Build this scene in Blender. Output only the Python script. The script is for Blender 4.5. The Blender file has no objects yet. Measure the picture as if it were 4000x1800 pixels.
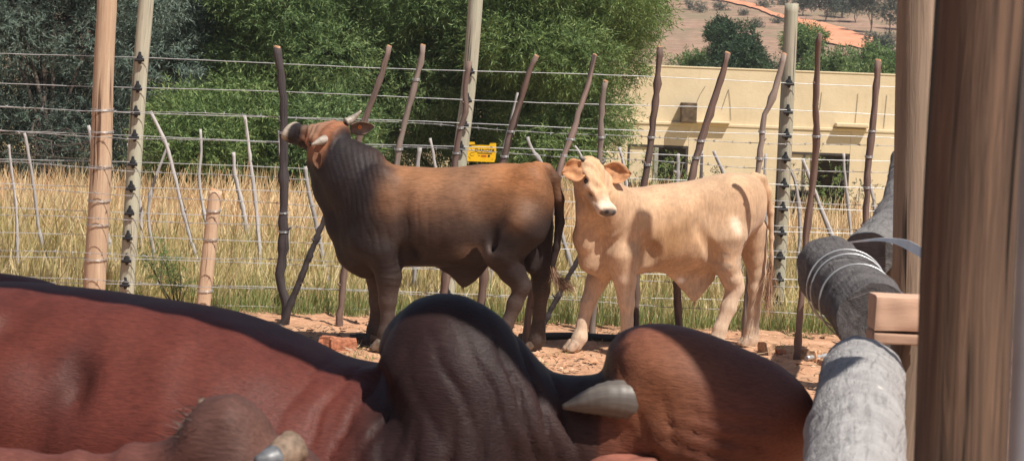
import bpy, math, random
import numpy as np
from mathutils import Vector, Matrix

scene = bpy.context.scene
rng = np.random.default_rng(7)

# ------------------------------------------------------------------ camera
F = 8000.0                                   # focal length in photo pixels (photo is 4000 x 1800)
CAM_Z = 1.85
PITCH = math.atan(658.0 / F)                 # looking slightly down
ROLL = math.radians(2.15)                    # hand-held tilt
cam_d = bpy.data.cameras.new('camera')
cam = bpy.data.objects.new('camera', cam_d)
scene.collection.objects.link(cam)
cam_d.sensor_width = 36.0
cam_d.lens = F / 4000 * 36.0
cam_d.clip_start = 0.05
cam_d.clip_end = 5000
fwd = np.array([0, math.cos(PITCH), -math.sin(PITCH)])
up0 = np.array([0, math.sin(PITCH), math.cos(PITCH)])
x0 = np.array([1.0, 0, 0])
rv = math.cos(ROLL) * x0 + math.sin(ROLL) * up0
uv = -math.sin(ROLL) * x0 + math.cos(ROLL) * up0
CAM = np.array([0, 0, CAM_Z])
M = Matrix(((rv[0], uv[0], -fwd[0], CAM[0]), (rv[1], uv[1], -fwd[1], CAM[1]),
            (rv[2], uv[2], -fwd[2], CAM[2]), (0, 0, 0, 1)))
cam.matrix_world = M
cam_d.dof.use_dof = True
cam_d.dof.focus_distance = 13.2
cam_d.dof.aperture_fstop = 14.0
scene.camera = cam

# ------------------------------------------------------------------ sky, sun, exposure
SUN_DIR = Vector((-0.45, 0.45, -1.0)).normalized()      # the way the light travels
elev = math.asin(-SUN_DIR.z)
world = bpy.data.worlds.new('World')
scene.world = world
world.use_nodes = True
wn = world.node_tree
bg = wn.nodes['Background']
sky = wn.nodes.new('ShaderNodeTexSky')
sky.sky_type = 'NISHITA'
sky.sun_disc = False
sky.sun_elevation = elev
to_sun = -SUN_DIR
sky.sun_rotation = math.atan2(to_sun.x, to_sun.y)
sky.dust_density = 1.5
wn.links.new(sky.outputs['Color'], bg.inputs['Color'])
bg.inputs['Strength'].default_value = 0.058
sun_d = bpy.data.lights.new('sun', 'SUN')
sun_d.energy = 4.8
sun_d.angle = math.radians(0.53)
sun_d.color = (1.0, 0.93, 0.84)
sun = bpy.data.objects.new('sun', sun_d)
scene.collection.objects.link(sun)
sun.rotation_euler = SUN_DIR.to_track_quat('-Z', 'Y').to_euler()
sun.location = (4, -4, 12)
vs = scene.view_settings
vs.view_transform = 'Standard'
vs.look = 'None'
vs.exposure = 0.5
vs.gamma = 1.0
vs.use_curve_mapping = False
scene.cycles.use_denoising = True
scene.cycles.max_bounces = 8
scene.cycles.transparent_max_bounces = 12

# ------------------------------------------------------------------ pixel helpers (direction only; depth from what is touched)
def ray(u, v):
    d = rv * ((u - 2000) / F) + uv * (-(v - 900) / F) + fwd
    return d
def at_y(u, v, y):
    d = ray(u, v)
    return CAM + d * (y / d[1])
def at_z(u, v, z=0.0):
    d = ray(u, v)
    return CAM + d * ((z - CAM_Z) / d[2])

# ------------------------------------------------------------------ terrain height
def sstep(a, b, x):
    t = np.clip((np.asarray(x, float) - a) / (b - a), 0, 1)
    return t * t * (3 - 2 * t)
def ground_z(x, y):
    x = np.asarray(x, float); y = np.asarray(y, float)
    right = sstep(-2.0, 3.0, x)
    drop = -(0.35 + 1.15 * right) * sstep(17.5, 30, y)
    rise = 0.085 * np.maximum(y - 85, 0) + 1.6 * sstep(55, 90, y)
    wob = 0.8 * np.sin(x * 0.031 + 0.7) * sstep(90, 200, y) + 0.5 * np.sin(y * 0.045 + x * 0.02) * sstep(100, 200, y)
    return drop + rise + wob
def at_ground(u, v):
    d = ray(u, v)
    ts = np.concatenate([np.linspace(1, 60, 600), np.linspace(60, 900, 4000)])
    p = CAM[None] + d[None] * ts[:, None]
    h = p[:, 2] - ground_z(p[:, 0], p[:, 1])
    i = int(np.argmax(h < 0)) if (h < 0).any() else len(ts) - 1
    return p[i]

# ------------------------------------------------------------------ mesh helpers
COL = scene.collection
def mesh_from(name, V, Fc, smooth=True, uvs=None, colors=None, cname='coat'):
    V = np.asarray(V, np.float32); Fc = np.asarray(Fc, np.int32)
    me = bpy.data.meshes.new(name)
    me.vertices.add(len(V)); me.vertices.foreach_set('co', V.ravel())
    n = Fc.shape[1]
    me.loops.add(Fc.size); me.loops.foreach_set('vertex_index', Fc.ravel())
    me.polygons.add(len(Fc))
    me.polygons.foreach_set('loop_start', np.arange(0, Fc.size, n, dtype=np.int32))
    me.polygons.foreach_set('use_smooth', np.full(len(Fc), bool(smooth)))
    if uvs is not None:
        l = me.uv_layers.new(name='UVMap')
        l.data.foreach_set('uv', np.asarray(uvs, np.float32)[Fc.ravel()].ravel())
    if colors is not None:
        a = me.attributes.new(cname, 'FLOAT_COLOR', 'POINT')
        c = np.ones((len(V), 4), np.float32); c[:, :colors.shape[1]] = colors
        a.data.foreach_set('color', c.ravel())
    me.update(calc_edges=True)
    me.validate()
    return me
def obj(name, me, mat=None, parent=None, loc=None):
    o = bpy.data.objects.new(name, me)
    COL.objects.link(o)
    if mat is not None and me is not None:
        if len(me.materials) == 0: me.materials.append(mat)
    if parent is not None: o.parent = parent
    if loc is not None: o.location = loc
    return o
def tag(o, label=None, cat=None, group=None, kind=None):
    if label: o['label'] = label
    if cat: o['category'] = cat
    if group: o['group'] = group
    if kind: o['kind'] = kind
    return o
def empty(name, loc, rz=0.0):
    o = bpy.data.objects.new(name, None)
    COL.objects.link(o); o.location = loc; o.rotation_euler = (0, 0, rz)
    o.empty_display_size = 0.2
    return o

class MB:
    """collects quads / tris (tris stored as degenerate-free quads are split: everything is kept as tris)"""
    def __init__(s): s.V = []; s.T = []; s.U = []; s.n = 0
    def add(s, V, Fc, U=None):
        V = np.asarray(V, float); Fc = np.asarray(Fc, int)
        if Fc.shape[1] == 4:
            Fc = np.concatenate([Fc[:, [0, 1, 2]], Fc[:, [0, 2, 3]]])
        s.V.append(V); s.T.append(Fc + s.n); s.n += len(V)
        s.U.append(np.zeros((len(V), 2)) if U is None else np.asarray(U, float))
    def mesh(s, name, smooth=True):
        return mesh_from(name, np.concatenate(s.V), np.concatenate(s.T), smooth, uvs=np.concatenate(s.U))

def box_vf(lo, hi):
    x0_, y0_, z0_ = lo; x1_, y1_, z1_ = hi
    V = [(x0_, y0_, z0_), (x1_, y0_, z0_), (x1_, y1_, z0_), (x0_, y1_, z0_), (x0_, y0_, z1_), (x1_, y0_, z1_), (x1_, y1_, z1_), (x0_, y1_, z1_)]
    Fc = [(0, 3, 2, 1), (4, 5, 6, 7), (0, 1, 5, 4), (1, 2, 6, 5), (2, 3, 7, 6), (3, 0, 4, 7)]
    return np.array(V, float), np.array(Fc)
def box(name, lo, hi, mat, parent=None, bevel=0.0):
    V, Fc = box_vf(lo, hi)
    o = obj(name, mesh_from(name, V, Fc, False, uvs=V[:, [0, 2]]), mat, parent)
    if bevel:
        m = o.modifiers.new('bevel', 'BEVEL'); m.width = bevel; m.segments = 2
    return o

def smooth_path(pts, n):
    """Catmull-Rom through the points, n samples"""
    P = np.asarray(pts, float)
    if len(P) == 2:
        t = np.linspace(0, 1, n)[:, None]
        return P[0] * (1 - t) + P[1] * t
    Q = np.vstack([2 * P[0] - P[1], P, 2 * P[-1] - P[-2]])
    L = np.concatenate([[0], np.cumsum(np.linalg.norm(np.diff(P[:, :3], axis=0), axis=1))])
    tt = np.interp(np.linspace(0, L[-1], n), L, np.arange(len(P)))
    out = np.zeros((n, P.shape[1]))
    for j, t in enumerate(tt):
        i = min(int(t), len(P) - 2); f = t - i
        a, b, c, d = Q[i], Q[i + 1], Q[i + 2], Q[i + 3]
        out[j] = 0.5 * ((2 * b) + (c - a) * f + (2 * a - 5 * b + 4 * c - d) * f * f + (3 * b - 3 * c + d - a) * f ** 3)
    return out

def tube_vf(path, radii, sides=10, cap=True, lump=0.0, seed=0, flat=None):
    P = np.asarray(path, float); n = len(P)
    R = np.broadcast_to(np.asarray(radii, float), (n,))
    T = np.gradient(P, axis=0); T /= np.linalg.norm(T, axis=1)[:, None] + 1e-12
    ref = np.array([0, 1.0, 0]) if abs(T[0][1]) < 0.9 else np.array([1.0, 0, 0])
    r = np.random.default_rng(seed)
    ang = np.linspace(0, 2 * np.pi, sides, endpoint=False)
    ph = r.uniform(0, 6.28, 6)
    L = np.concatenate([[0], np.cumsum(np.linalg.norm(np.diff(P, axis=0), axis=1))])
    V = []; U = []
    for i in range(n):
        a = ref - T[i] * ref.dot(T[i]); a /= np.linalg.norm(a)      # a faces +Y : the seam is behind
        b = np.cross(T[i], a)
        rr = R[i] * (1 + lump * (0.5 * np.sin(2 * ang + ph[0] + L[i] * 1.7) + 0.5 * np.sin(3 * ang + ph[1] - L[i] * 2.3)
                                 + 0.35 * np.sin(L[i] * 5.1 + ph[2]) + 0.3 * np.sin(5 * ang + ph[3] + L[i] * 4)))
        V.append(P[i] + np.cos(ang)[:, None] * a * rr[:, None] + np.sin(ang)[:, None] * b * rr[:, None])
        U.append(np.stack([ang * np.mean(R), np.full(sides, L[i])], 1))
    V = np.concatenate(V); U = np.concatenate(U)
    i0 = np.arange(n - 1)[:, None] * sides; j = np.arange(sides)[None]; j2 = (j + 1) % sides
    Fc = np.stack([i0 + j, i0 + j2, i0 + sides + j2, i0 + sides + j], -1).reshape(-1, 4)
    if cap:
        c0 = len(V); V = np.vstack([V, P[0], P[-1]]); U = np.vstack([U, [0.0, -0.02], [0.0, L[-1] + 0.02]])
        jj = np.arange(sides); jn = (jj + 1) % sides
        f0 = np.stack([np.full(sides, c0), jn, jj, jj], 1)
        e = (n - 1) * sides
        f1 = np.stack([np.full(sides, c0 + 1), e + jj, e + jn, e + jn], 1)
        T3 = np.concatenate([Fc[:, [0, 1, 2]], Fc[:, [0, 2, 3]], f0[:, :3], f1[:, :3]])
        return V, T3, U
    return V, np.concatenate([Fc[:, [0, 1, 2]], Fc[:, [0, 2, 3]]]), U
def tube(name, path, radii, mat, parent=None, sides=10, lump=0.0, seed=0, smooth=True, cap=True):
    V, T3, U = tube_vf(path, radii, sides, cap, lump, seed)
    me = mesh_from(name, V, T3, smooth, uvs=U)
    o = obj(name, me, mat, parent)
    if cap and smooth:
        ns = len(T3); k = sides
        fl = np.ones(ns, bool); fl[-2 * k:] = False
        me.polygons.foreach_set('use_smooth', fl)
    return o

# ------------------------------------------------------------------ material helpers
def nt(name):
    m = bpy.data.materials.new(name); m.use_nodes = True
    t = m.node_tree; b = t.nodes['Principled BSDF']
    return m, t, b
def N(t, typ, **kw):
    n = t.nodes.new('ShaderNode' + typ)
    for k, v in kw.items():
        if k in n.inputs.keys(): n.inputs[k].default_value = v
        else: setattr(n, k, v)
    return n
def lk(t, a, b): t.links.new(a, b)
def ramp(t, fac, stops):
    r = t.nodes.new('ShaderNodeValToRGB')
    el = r.color_ramp.elements
    while len(el) < len(stops): el.new(0.5)
    for e, (p, c) in zip(el, stops):
        e.position = p; e.color = (*c, 1) if len(c) == 3 else c
    lk(t, fac, r.inputs['Fac'])
    return r.outputs['Color']
def mixc(t, fac, a, b, mode='MIX'):
    m = t.nodes.new('ShaderNodeMix'); m.data_type = 'RGBA'; m.blend_type = mode
    for sock, val in ((m.inputs['Factor'], fac), (m.inputs['A'], a), (m.inputs['B'], b)):
        pass
    def put(s, v):
        if hasattr(v, 'is_output'): lk(t, v, s)
        else: s.default_value = v if isinstance(v, (int, float)) else (*v, 1) if len(v) == 3 else v
    put(m.inputs[0], fac); put(m.inputs[6], a); put(m.inputs[7], b)
    return m.outputs[2]
def coords(t, kind='Object', scale=(1, 1, 1)):
    tc = t.nodes.new('ShaderNodeTexCoord'); mp = t.nodes.new('ShaderNodeMapping')
    mp.inputs['Scale'].default_value = scale
    lk(t, tc.outputs[kind], mp.inputs['Vector'])
    return mp.outputs['Vector']
def noise(t, vec, scale, detail=4, rough=0.55, dist=0.0):
    n = t.nodes.new('ShaderNodeTexNoise')
    n.inputs['Scale'].default_value = scale; n.inputs['Detail'].default_value = detail
    n.inputs['Roughness'].default_value = rough; n.inputs['Distortion'].default_value = dist
    lk(t, vec, n.inputs['Vector'])
    return n.outputs['Fac']
def bump(t, b, h, strength, dist, prev=None):
    n = t.nodes.new('ShaderNodeBump')
    n.inputs['Strength'].default_value = strength; n.inputs['Distance'].default_value = dist
    lk(t, h, n.inputs['Height'])
    if prev is not None: lk(t, prev, n.inputs['Normal'])
    lk(t, n.outputs['Normal'], b.inputs['Normal'])
    return n.outputs['Normal']

def mat_wood(name, light, dark, crack, fine=1.0, rough=0.85, bstr=0.6, patch=None, ckr=(0.30, 0.37)):
    """weathered wood / bark along the UV v axis"""
    m, t, b = nt(name)
    oi = t.nodes.new('ShaderNodeObjectInfo')
    tc = t.nodes.new('ShaderNodeTexCoord')
    ad = t.nodes.new('ShaderNodeVectorMath'); ad.operation = 'ADD'
    sc = t.nodes.new('ShaderNodeVectorMath'); sc.operation = 'SCALE'; sc.inputs[0].default_value = (7, 13, 5)
    lk(t, oi.outputs['Random'], sc.inputs['Scale'])
    lk(t, tc.outputs['UV'], ad.inputs[0]); lk(t, sc.outputs[0], ad.inputs[1])
    def mp(s):
        n = t.nodes.new('ShaderNodeMapping'); n.inputs['Scale'].default_value = s
        lk(t, ad.outputs[0], n.inputs['Vector']); return n.outputs['Vector']
    g = noise(t, mp((60 * fine, 3.0, 1)), 1.0, 6, 0.65, 0.6)
    p = noise(t, mp((6, 2.2, 1)), 1.0, 4, 0.6)
    ck = noise(t, mp((26 * fine, 0.9, 1)), 1.0, 3, 0.5, 0.3)
    c1 = ramp(t, g, [(0.3, dark), (0.68, light)])
    pc = patch if patch else tuple(0.55 * a + 0.45 * c for a, c in zip(dark, light))
    c2 = mixc(t, ramp(t, p, [(0.42, (0, 0, 0)), (0.66, (0.75, 0.75, 0.75))]), c1, pc)
    ckm = ramp(t, ck, [(ckr[0], (1, 1, 1)), (ckr[1], (0, 0, 0))])
    c3 = mixc(t, ckm, c2, crack)
    hv = t.nodes.new('ShaderNodeHueSaturation')
    vr = t.nodes.new('ShaderNodeMapRange'); vr.inputs['To Min'].default_value = 0.8; vr.inputs['To Max'].default_value = 1.2
    lk(t, oi.outputs['Random'], vr.inputs['Value']); lk(t, vr.outputs[0], hv.inputs['Value']); lk(t, c3, hv.inputs['Color'])
    lk(t, hv.outputs['Color'], b.inputs['Base Color'])
    b.inputs['Roughness'].default_value = rough
    b.inputs['Specular IOR Level'].default_value = 0.25
    n1 = bump(t, b, g, bstr, 0.006)
    bump(t, b, ramp(t, ck, [(0.28, (0, 0, 0)), (0.4, (1, 1, 1))]), bstr, 0.008, n1)
    return m
def mat_bark(name, light, dark, scar, rough=0.9, scar_amt=0.8, bstr=0.9):
    """old grey bark / weathered log: blotches, cross checks, pale scars"""
    m, t, b = nt(name)
    v = coords(t)
    n1 = noise(t, v, 9, 6, 0.7, 0.4); n2 = noise(t, v, 38, 5, 0.7); n3 = noise(t, coords(t, 'UV', (14, 30, 1)), 1.0, 4, 0.6, 1.2)
    uvn = noise(t, coords(t, 'UV', (70, 5, 1)), 1.0, 5, 0.65, 0.5)
    c = ramp(t, n1, [(0.28, dark), (0.72, light)])
    c = mixc(t, ramp(t, uvn, [(0.30, (0.7, 0.7, 0.7)), (0.48, (0, 0, 0))]), c, tuple(x * 0.55 for x in dark))
    c = mixc(t, ramp(t, n3, [(0.66, (0, 0, 0)), (0.74, (scar_amt,) * 3)]), c, scar)
    c = mixc(t, ramp(t, n2, [(0.27, (0.85, 0.85, 0.85)), (0.36, (0, 0, 0))]), c, tuple(x * 0.35 for x in dark))
    lk(t, c, b.inputs['Base Color']); b.inputs['Roughness'].default_value = rough; b.inputs['Specular IOR Level'].default_value = 0.2
    q = bump(t, b, n1, bstr, 0.02); q = bump(t, b, uvn, bstr * 0.8, 0.008, q); bump(t, b, n2, bstr * 0.7, 0.006, q)
    return m
def mat_plain(name, col, rough=0.6, metal=0.0, var=0.12, scale=20, spec=0.4, bstr=0.15):
    m, t, b = nt(name)
    v = coords(t)
    n = noise(t, v, scale, 5, 0.6)
    lo = tuple(c * (1 - var * 2) for c in col); hi = tuple(min(1, c * (1 + var)) for c in col)
    lk(t, ramp(t, n, [(0.3, lo), (0.7, hi)]), b.inputs['Base Color'])
    b.inputs['Roughness'].default_value = rough; b.inputs['Metallic'].default_value = metal
    b.inputs['Specular IOR Level'].default_value = spec
    if bstr: bump(t, b, n, bstr, 0.004)
    return m
# ------------------------------------------------------------------ animals: one continuous implicit surface per body
class SDF:
    def __init__(s, lo, hi, h):
        s.lo = np.array(lo, float); s.h = h
        n = np.ceil((np.array(hi) - s.lo) / h).astype(int) + 1
        s.ax = [(s.lo[i] + h * np.arange(n[i])).astype(np.float32) for i in range(3)]
        s.F = np.full(n, 0.5, np.float32)
    def _sl(s, lo, hi):
        out = []
        for i in range(3):
            a = max(0, int((lo[i] - s.lo[i]) / s.h)); b = min(len(s.ax[i]), int((hi[i] - s.lo[i]) / s.h) + 2)
            if b <= a: return None
            out.append(slice(a, b))
        return tuple(out)
    def _grid(s, sl):
        return (s.ax[0][sl[0]][:, None, None], s.ax[1][sl[1]][None, :, None], s.ax[2][sl[2]][None, None, :])
    def _merge(s, sl, d, k, carve):
        A = s.F[sl]
        if carve:
            d = -d
            hh = np.clip(0.5 - 0.5 * (A - d) / k, 0, 1)
            s.F[sl] = A + (d - A) * hh + k * hh * (1 - hh)
        else:
            hh = np.clip(0.5 + 0.5 * (A - d) / k, 0, 1)
            s.F[sl] = A + (d - A) * hh - k * hh * (1 - hh)
    def cap(s, a, b, ra, rb, k=0.03, sy=1.0, carve=False):
        a = np.asarray(a, float); b = np.asarray(b, float)
        m = max(ra, rb) * max(1, sy) + 3 * k + 0.03
        sl = s._sl(np.minimum(a, b) - m, np.maximum(a, b) + m)
        if sl is None: return
        X, Y, Z = s._grid(sl)
        ba = (b - a).astype(np.float32); l2 = float(ba.dot(ba)) + 1e-9
        px, py, pz = X - a[0], Y - a[1], Z - a[2]
        t = np.clip((px * ba[0] + py * ba[1] + pz * ba[2]) / l2, 0, 1)
        dx = px - t * ba[0]; dy = (py - t * ba[1]) / sy; dz = pz - t * ba[2]
        d = np.sqrt(dx * dx + dy * dy + dz * dz) - (ra + t * (rb - ra))
        if sy < 1: d = d * (0.5 + 0.5 * sy)
        s._merge(sl, d.astype(np.float32), k, carve)
    def ell(s, c, r, R=None, k=0.03, carve=False):
        c = np.asarray(c, float); r = np.asarray(r, float)
        m = r.max() + 3 * k + 0.03
        sl = s._sl(c - m, c + m)
        if sl is None: return
        X, Y, Z = s._grid(sl)
        px, py, pz = X - c[0], Y - c[1], Z - c[2]
        if R is None: R = np.eye(3)
        q = [(px * R[0, i] + py * R[1, i] + pz * R[2, i]) for i in range(3)]     # columns of R are the axes
        k0 = np.sqrt(sum((q[i] / r[i]) ** 2 for i in range(3)))
        k1 = np.sqrt(sum((q[i] / r[i] ** 2) ** 2 for i in range(3))) + 1e-6
        s._merge(sl, (k0 * (k0 - 1) / k1).astype(np.float32), k, carve)
    def loft(s, st, k=0.03, p=2.2, cf=0.5, k_end=0.05, yo=0.0):
        """st rows: x, ztop, zbot, halfwidth"""
        st = np.asarray(sorted(st, key=lambda q: q[0]), float)
        xs = s.ax[0]
        xi = np.linspace(st[0, 0], st[-1, 0], 200)
        def ip(col):
            v = np.interp(xi, st[:, 0], st[:, col])
            ker = np.hanning(15); ker /= ker.sum()
            vp = np.pad(v, 7, mode='edge'); v = np.convolve(vp, ker, 'valid')
            return np.interp(xs, xi, v)
        top, bot, w = ip(1), ip(2), ip(3)
        c = bot + (top - bot) * cf
        X, Y, Z = s._grid((slice(None),) * 3)
        Y = Y - yo
        hu = (top - c)[:, None, None]; hd = (c - bot)[:, None, None]; W = w[:, None, None]
        dz = Z - c[:, None, None]
        hz = np.where(dz > 0, hu, hd)
        q = ((np.abs(Y) / W) ** p + (np.abs(dz) / hz) ** p) ** (1 / p)
        d = (q - 1) * np.minimum(W, hz)
        e = np.maximum(st[0, 0] - X, X - st[-1, 0])
        hh = np.clip(0.5 - 0.5 * (d - e) / k_end, 0, 1)
        d = d + (e - d) * hh + k_end * hh * (1 - hh)
        s._merge((slice(None),) * 3, d.astype(np.float32), k, False)
    def mesh(s, smooth=2):
        Fv = s.F; h = s.h
        Fv[0] = Fv[-1] = 0.5; Fv[:, 0] = Fv[:, -1] = 0.5; Fv[:, :, 0] = np.maximum(Fv[:, :, 0], 0.001); Fv[:, :, -1] = 0.5
        ins = Fv < 0
        nx, ny, nz = Fv.shape
        cnt = np.zeros((nx - 1, ny - 1, nz - 1), np.int8)
        cs = [(i, j, k) for i in (0, 1) for j in (0, 1) for k in (0, 1)]
        for (i, j, k) in cs: cnt += ins[i:nx - 1 + i, j:ny - 1 + j, k:nz - 1 + k]
        act = (cnt > 0) & (cnt < 8)
        I = np.argwhere(act)
        idx = np.full(act.shape, -1, np.int64); idx[act] = np.arange(len(I))
        P = np.zeros((len(I), 3)); C = np.zeros(len(I))
        for a, ca in enumerate(cs):
            for cb in cs[a + 1:]:
                if sum(abs(p - q) for p, q in zip(ca, cb)) != 1: continue
                fa = Fv[I[:, 0] + ca[0], I[:, 1] + ca[1], I[:, 2] + ca[2]]
                fb = Fv[I[:, 0] + cb[0], I[:, 1] + cb[1], I[:, 2] + cb[2]]
                x = (fa < 0) != (fb < 0)
                t = np.where(x, fa / np.where(x, fa - fb, 1), 0)
                pos = np.array(ca)[None] + t[:, None] * (np.array(cb) - np.array(ca))[None]
                P += np.where(x[:, None], pos, 0); C += x
        V = s.lo + (I + P / C[:, None]) * h
        Q = []
        for ax in range(3):
            o = [(1, 2), (2, 0), (0, 1)][ax]
            a = [slice(1, -1)] * 3; b = [slice(1, -1)] * 3
            a[ax] = slice(0, -1); b[ax] = slice(1, None)
            x = ins[tuple(a)] != ins[tuple(b)]
            E = np.argwhere(x)
            off = np.ones(3, int); off[ax] = 0
            E = E + off
            d1 = np.zeros(3, int); d1[o[0]] = 1; d2 = np.zeros(3, int); d2[o[1]] = 1
            g = lambda e: idx[e[:, 0], e[:, 1], e[:, 2]]
            q = np.stack([g(E - d1 - d2), g(E - d2), g(E), g(E - d1)], 1)
            inside_first = ins[E[:, 0], E[:, 1], E[:, 2]]
            q = np.where(inside_first[:, None], q, q[:, ::-1])
            Q.append(q)
        Q = np.concatenate(Q)
        Q = Q[(Q >= 0).all(1)]
        for _ in range(smooth):
            acc = np.zeros_like(V); n = np.zeros(len(V))
            for i in range(4):
                for d in (1, 3):
                    np.add.at(acc, Q[:, i], V[Q[:, (i + d) % 4]]); np.add.at(n, Q[:, i], 1)
            V = V * 0.45 + 0.55 * acc / np.maximum(n, 1)[:, None]
        return V, Q
def vnormals(V, Q):
    n = np.cross(V[Q[:, 2]] - V[Q[:, 0]], V[Q[:, 3]] - V[Q[:, 1]])
    out = np.zeros_like(V)
    for i in range(4): np.add.at(out, Q[:, i], n)
    return out / (np.linalg.norm(out, axis=1)[:, None] + 1e-12)
def vnoise(P, scale, seed=0):
    """cheap smooth value noise, 0..1"""
    r = np.random.default_rng(seed)
    tab = r.random((32, 32, 32))
    q = P * scale; i = np.floor(q).astype(int); f = q - i; f = f * f * (3 - 2 * f)
    out = 0
    for a in (0, 1):
        for b in (0, 1):
            for c in (0, 1):
                w = (f[:, 0] if a else 1 - f[:, 0]) * (f[:, 1] if b else 1 - f[:, 1]) * (f[:, 2] if c else 1 - f[:, 2])
                out = out + w * tab[(i[:, 0] + a) % 32, (i[:, 1] + b) % 32, (i[:, 2] + c) % 32]
    return out

class Animal:
    def __init__(s, name, origin, heading, lo, hi, h):
        s.name = name; s.o = np.array([origin[0], origin[1], 0.0]); s.hd = math.radians(heading)
        c, n = math.cos(s.hd), math.sin(s.hd)
        s.R = np.array([[c, n, 0], [-n, c, 0], [0, 0, 1.0]])        # world -> local
        s.S = SDF(lo, hi, h)
        s.cl = s.R @ (CAM - s.o)
    def P(s, u, v, t):
        d = s.R @ ray(u, v)
        return s.cl + d * ((t - s.cl[1]) / d[1])
    def vec(s, w):
        w = s.R @ np.asarray(w, float); return w / np.linalg.norm(w)
    def px(s, u, v, t):
        """pixels per metre there"""
        p = s.P(u, v, t); return F / np.linalg.norm(p - s.cl)
    def chain(s, pts, k=0.03, sy=1.0, carve=False, k0=None):
        L = [(s.P(u, v, t), r / s.px(u, v, t)) for (u, v, t, r) in pts]
        for i in range(len(L) - 1):
            s.S.cap(L[i][0], L[i + 1][0], L[i][1], L[i + 1][1], (k0 if (k0 and i == 0) else k), sy, carve)
        return L
    def ell(s, u, v, t, r, k=0.05, R=None, carve=False):
        s.S.ell(s.P(u, v, t), r, R, k, carve)
    def loft(s, rows, **kw):
        st = []
        for (u, vt, vb, w) in rows:
            yo = kw.get('yo', 0.0)
            a = s.P(u, vt, yo)
            zb = s.P(u, vb, yo)[2] if vb > 20 else vb
            st.append((a[0], a[2], zb, w))
        s.S.loft(st, **kw)
    def frame(s, f, u):
        f = s.vec(f); u = s.R @ np.asarray(u, float); u = u - f * f.dot(u); u /= np.linalg.norm(u)
        l = np.cross(u, f)
        return np.stack([f, l, u], 1)                               # columns forward, left, up
    def head(s, poll, Rm, L, k=0.02, brow=1.0, ls=1.0):
        """cattle head: poll at the origin, f along the face"""
        S = s.S
        g = lambda f, l, u: poll + Rm @ (np.array([f, l * ls, u]) * L)
        def e(c, r, kk=k, carve=False, tilt=0.0):
            r = (r[0], r[1] * ls, r[2])
            R2 = Rm
            if tilt:
                cc, ss = math.cos(tilt), math.sin(tilt)
                R2 = Rm @ np.array([[cc, 0, ss], [0, 1, 0], [-ss, 0, cc]])
            S.ell(g(*c), np.array(r) * L, R2, kk, carve)
        e((0.10, 0, -0.13), (0.19, 0.185, 0.15))
        e((0.27, 0, -0.12), (0.26, 0.185, 0.135))
        S.cap(g(0.34, 0, -0.115), g(0.84, 0, -0.155), 0.125 * L, 0.09 * L, k)
        e((0.86, 0, -0.175), (0.125, 0.125, 0.105))
        e((0.93, 0, -0.165), (0.065, 0.14, 0.080), 0.012)
        for q in (-1, 1): e((0.90, 0.075 * q, -0.155), (0.085, 0.075, 0.080), 0.015)
        for q in (-1, 1):
            e((0.28, 0.105 * q, -0.27), (0.21, 0.075, 0.15), 0.03)
            S.cap(g(0.36, 0.085 * q, -0.36), g(0.82, 0.055 * q, -0.25), 0.062 * L, 0.06 * L, k)
            e((0.29, 0.165 * q, -0.085), (0.105, 0.055, 0.06 * brow), 0.02)
            S.cap(g(0.40, 0.155 * q, -0.17), g(0.70, 0.085 * q, -0.17), 0.035 * L, 0.03 * L, 0.03)
            e((0.37, 0.205 * q, -0.150), (0.065, 0.035, 0.040), 0.010, True)
            S.cap(g(0.985, 0.060 * q, -0.135), g(0.965, 0.105 * q, -0.110), 0.026 * L, 0.020 * L, 0.006, 1, True)
            S.cap(g(0.99, 0.0, -0.232), g(0.80, 0.135 * q, -0.235), 0.008 * L, 0.008 * L, 0.010, 1, True)
        e((0.86, 0, -0.275), (0.10, 0.10, 0.05), 0.010)
        return g
    def body(s, mat, colorfn, wrinkle=None, smooth=2):
        V, Q = s.S.mesh(smooth)
        Nn = vnormals(V, Q)
        if wrinkle is not None:
            V = V + Nn * wrinkle(V, Nn)[:, None]
            Nn = vnormals(V, Q)
        col = colorfn(V, Nn)
        s.root = empty(s.name, s.o, s.hd)
        s.bodyo = obj('body', mesh_from('body', V, Q, True, colors=col), mat, s.root)
        return s.root
    def add(s, name, V, Fc, mat, smooth=True, uvs=None, colors=None):
        return obj(name, mesh_from(name, V, Fc, smooth, uvs, colors), mat, s.root)

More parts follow.
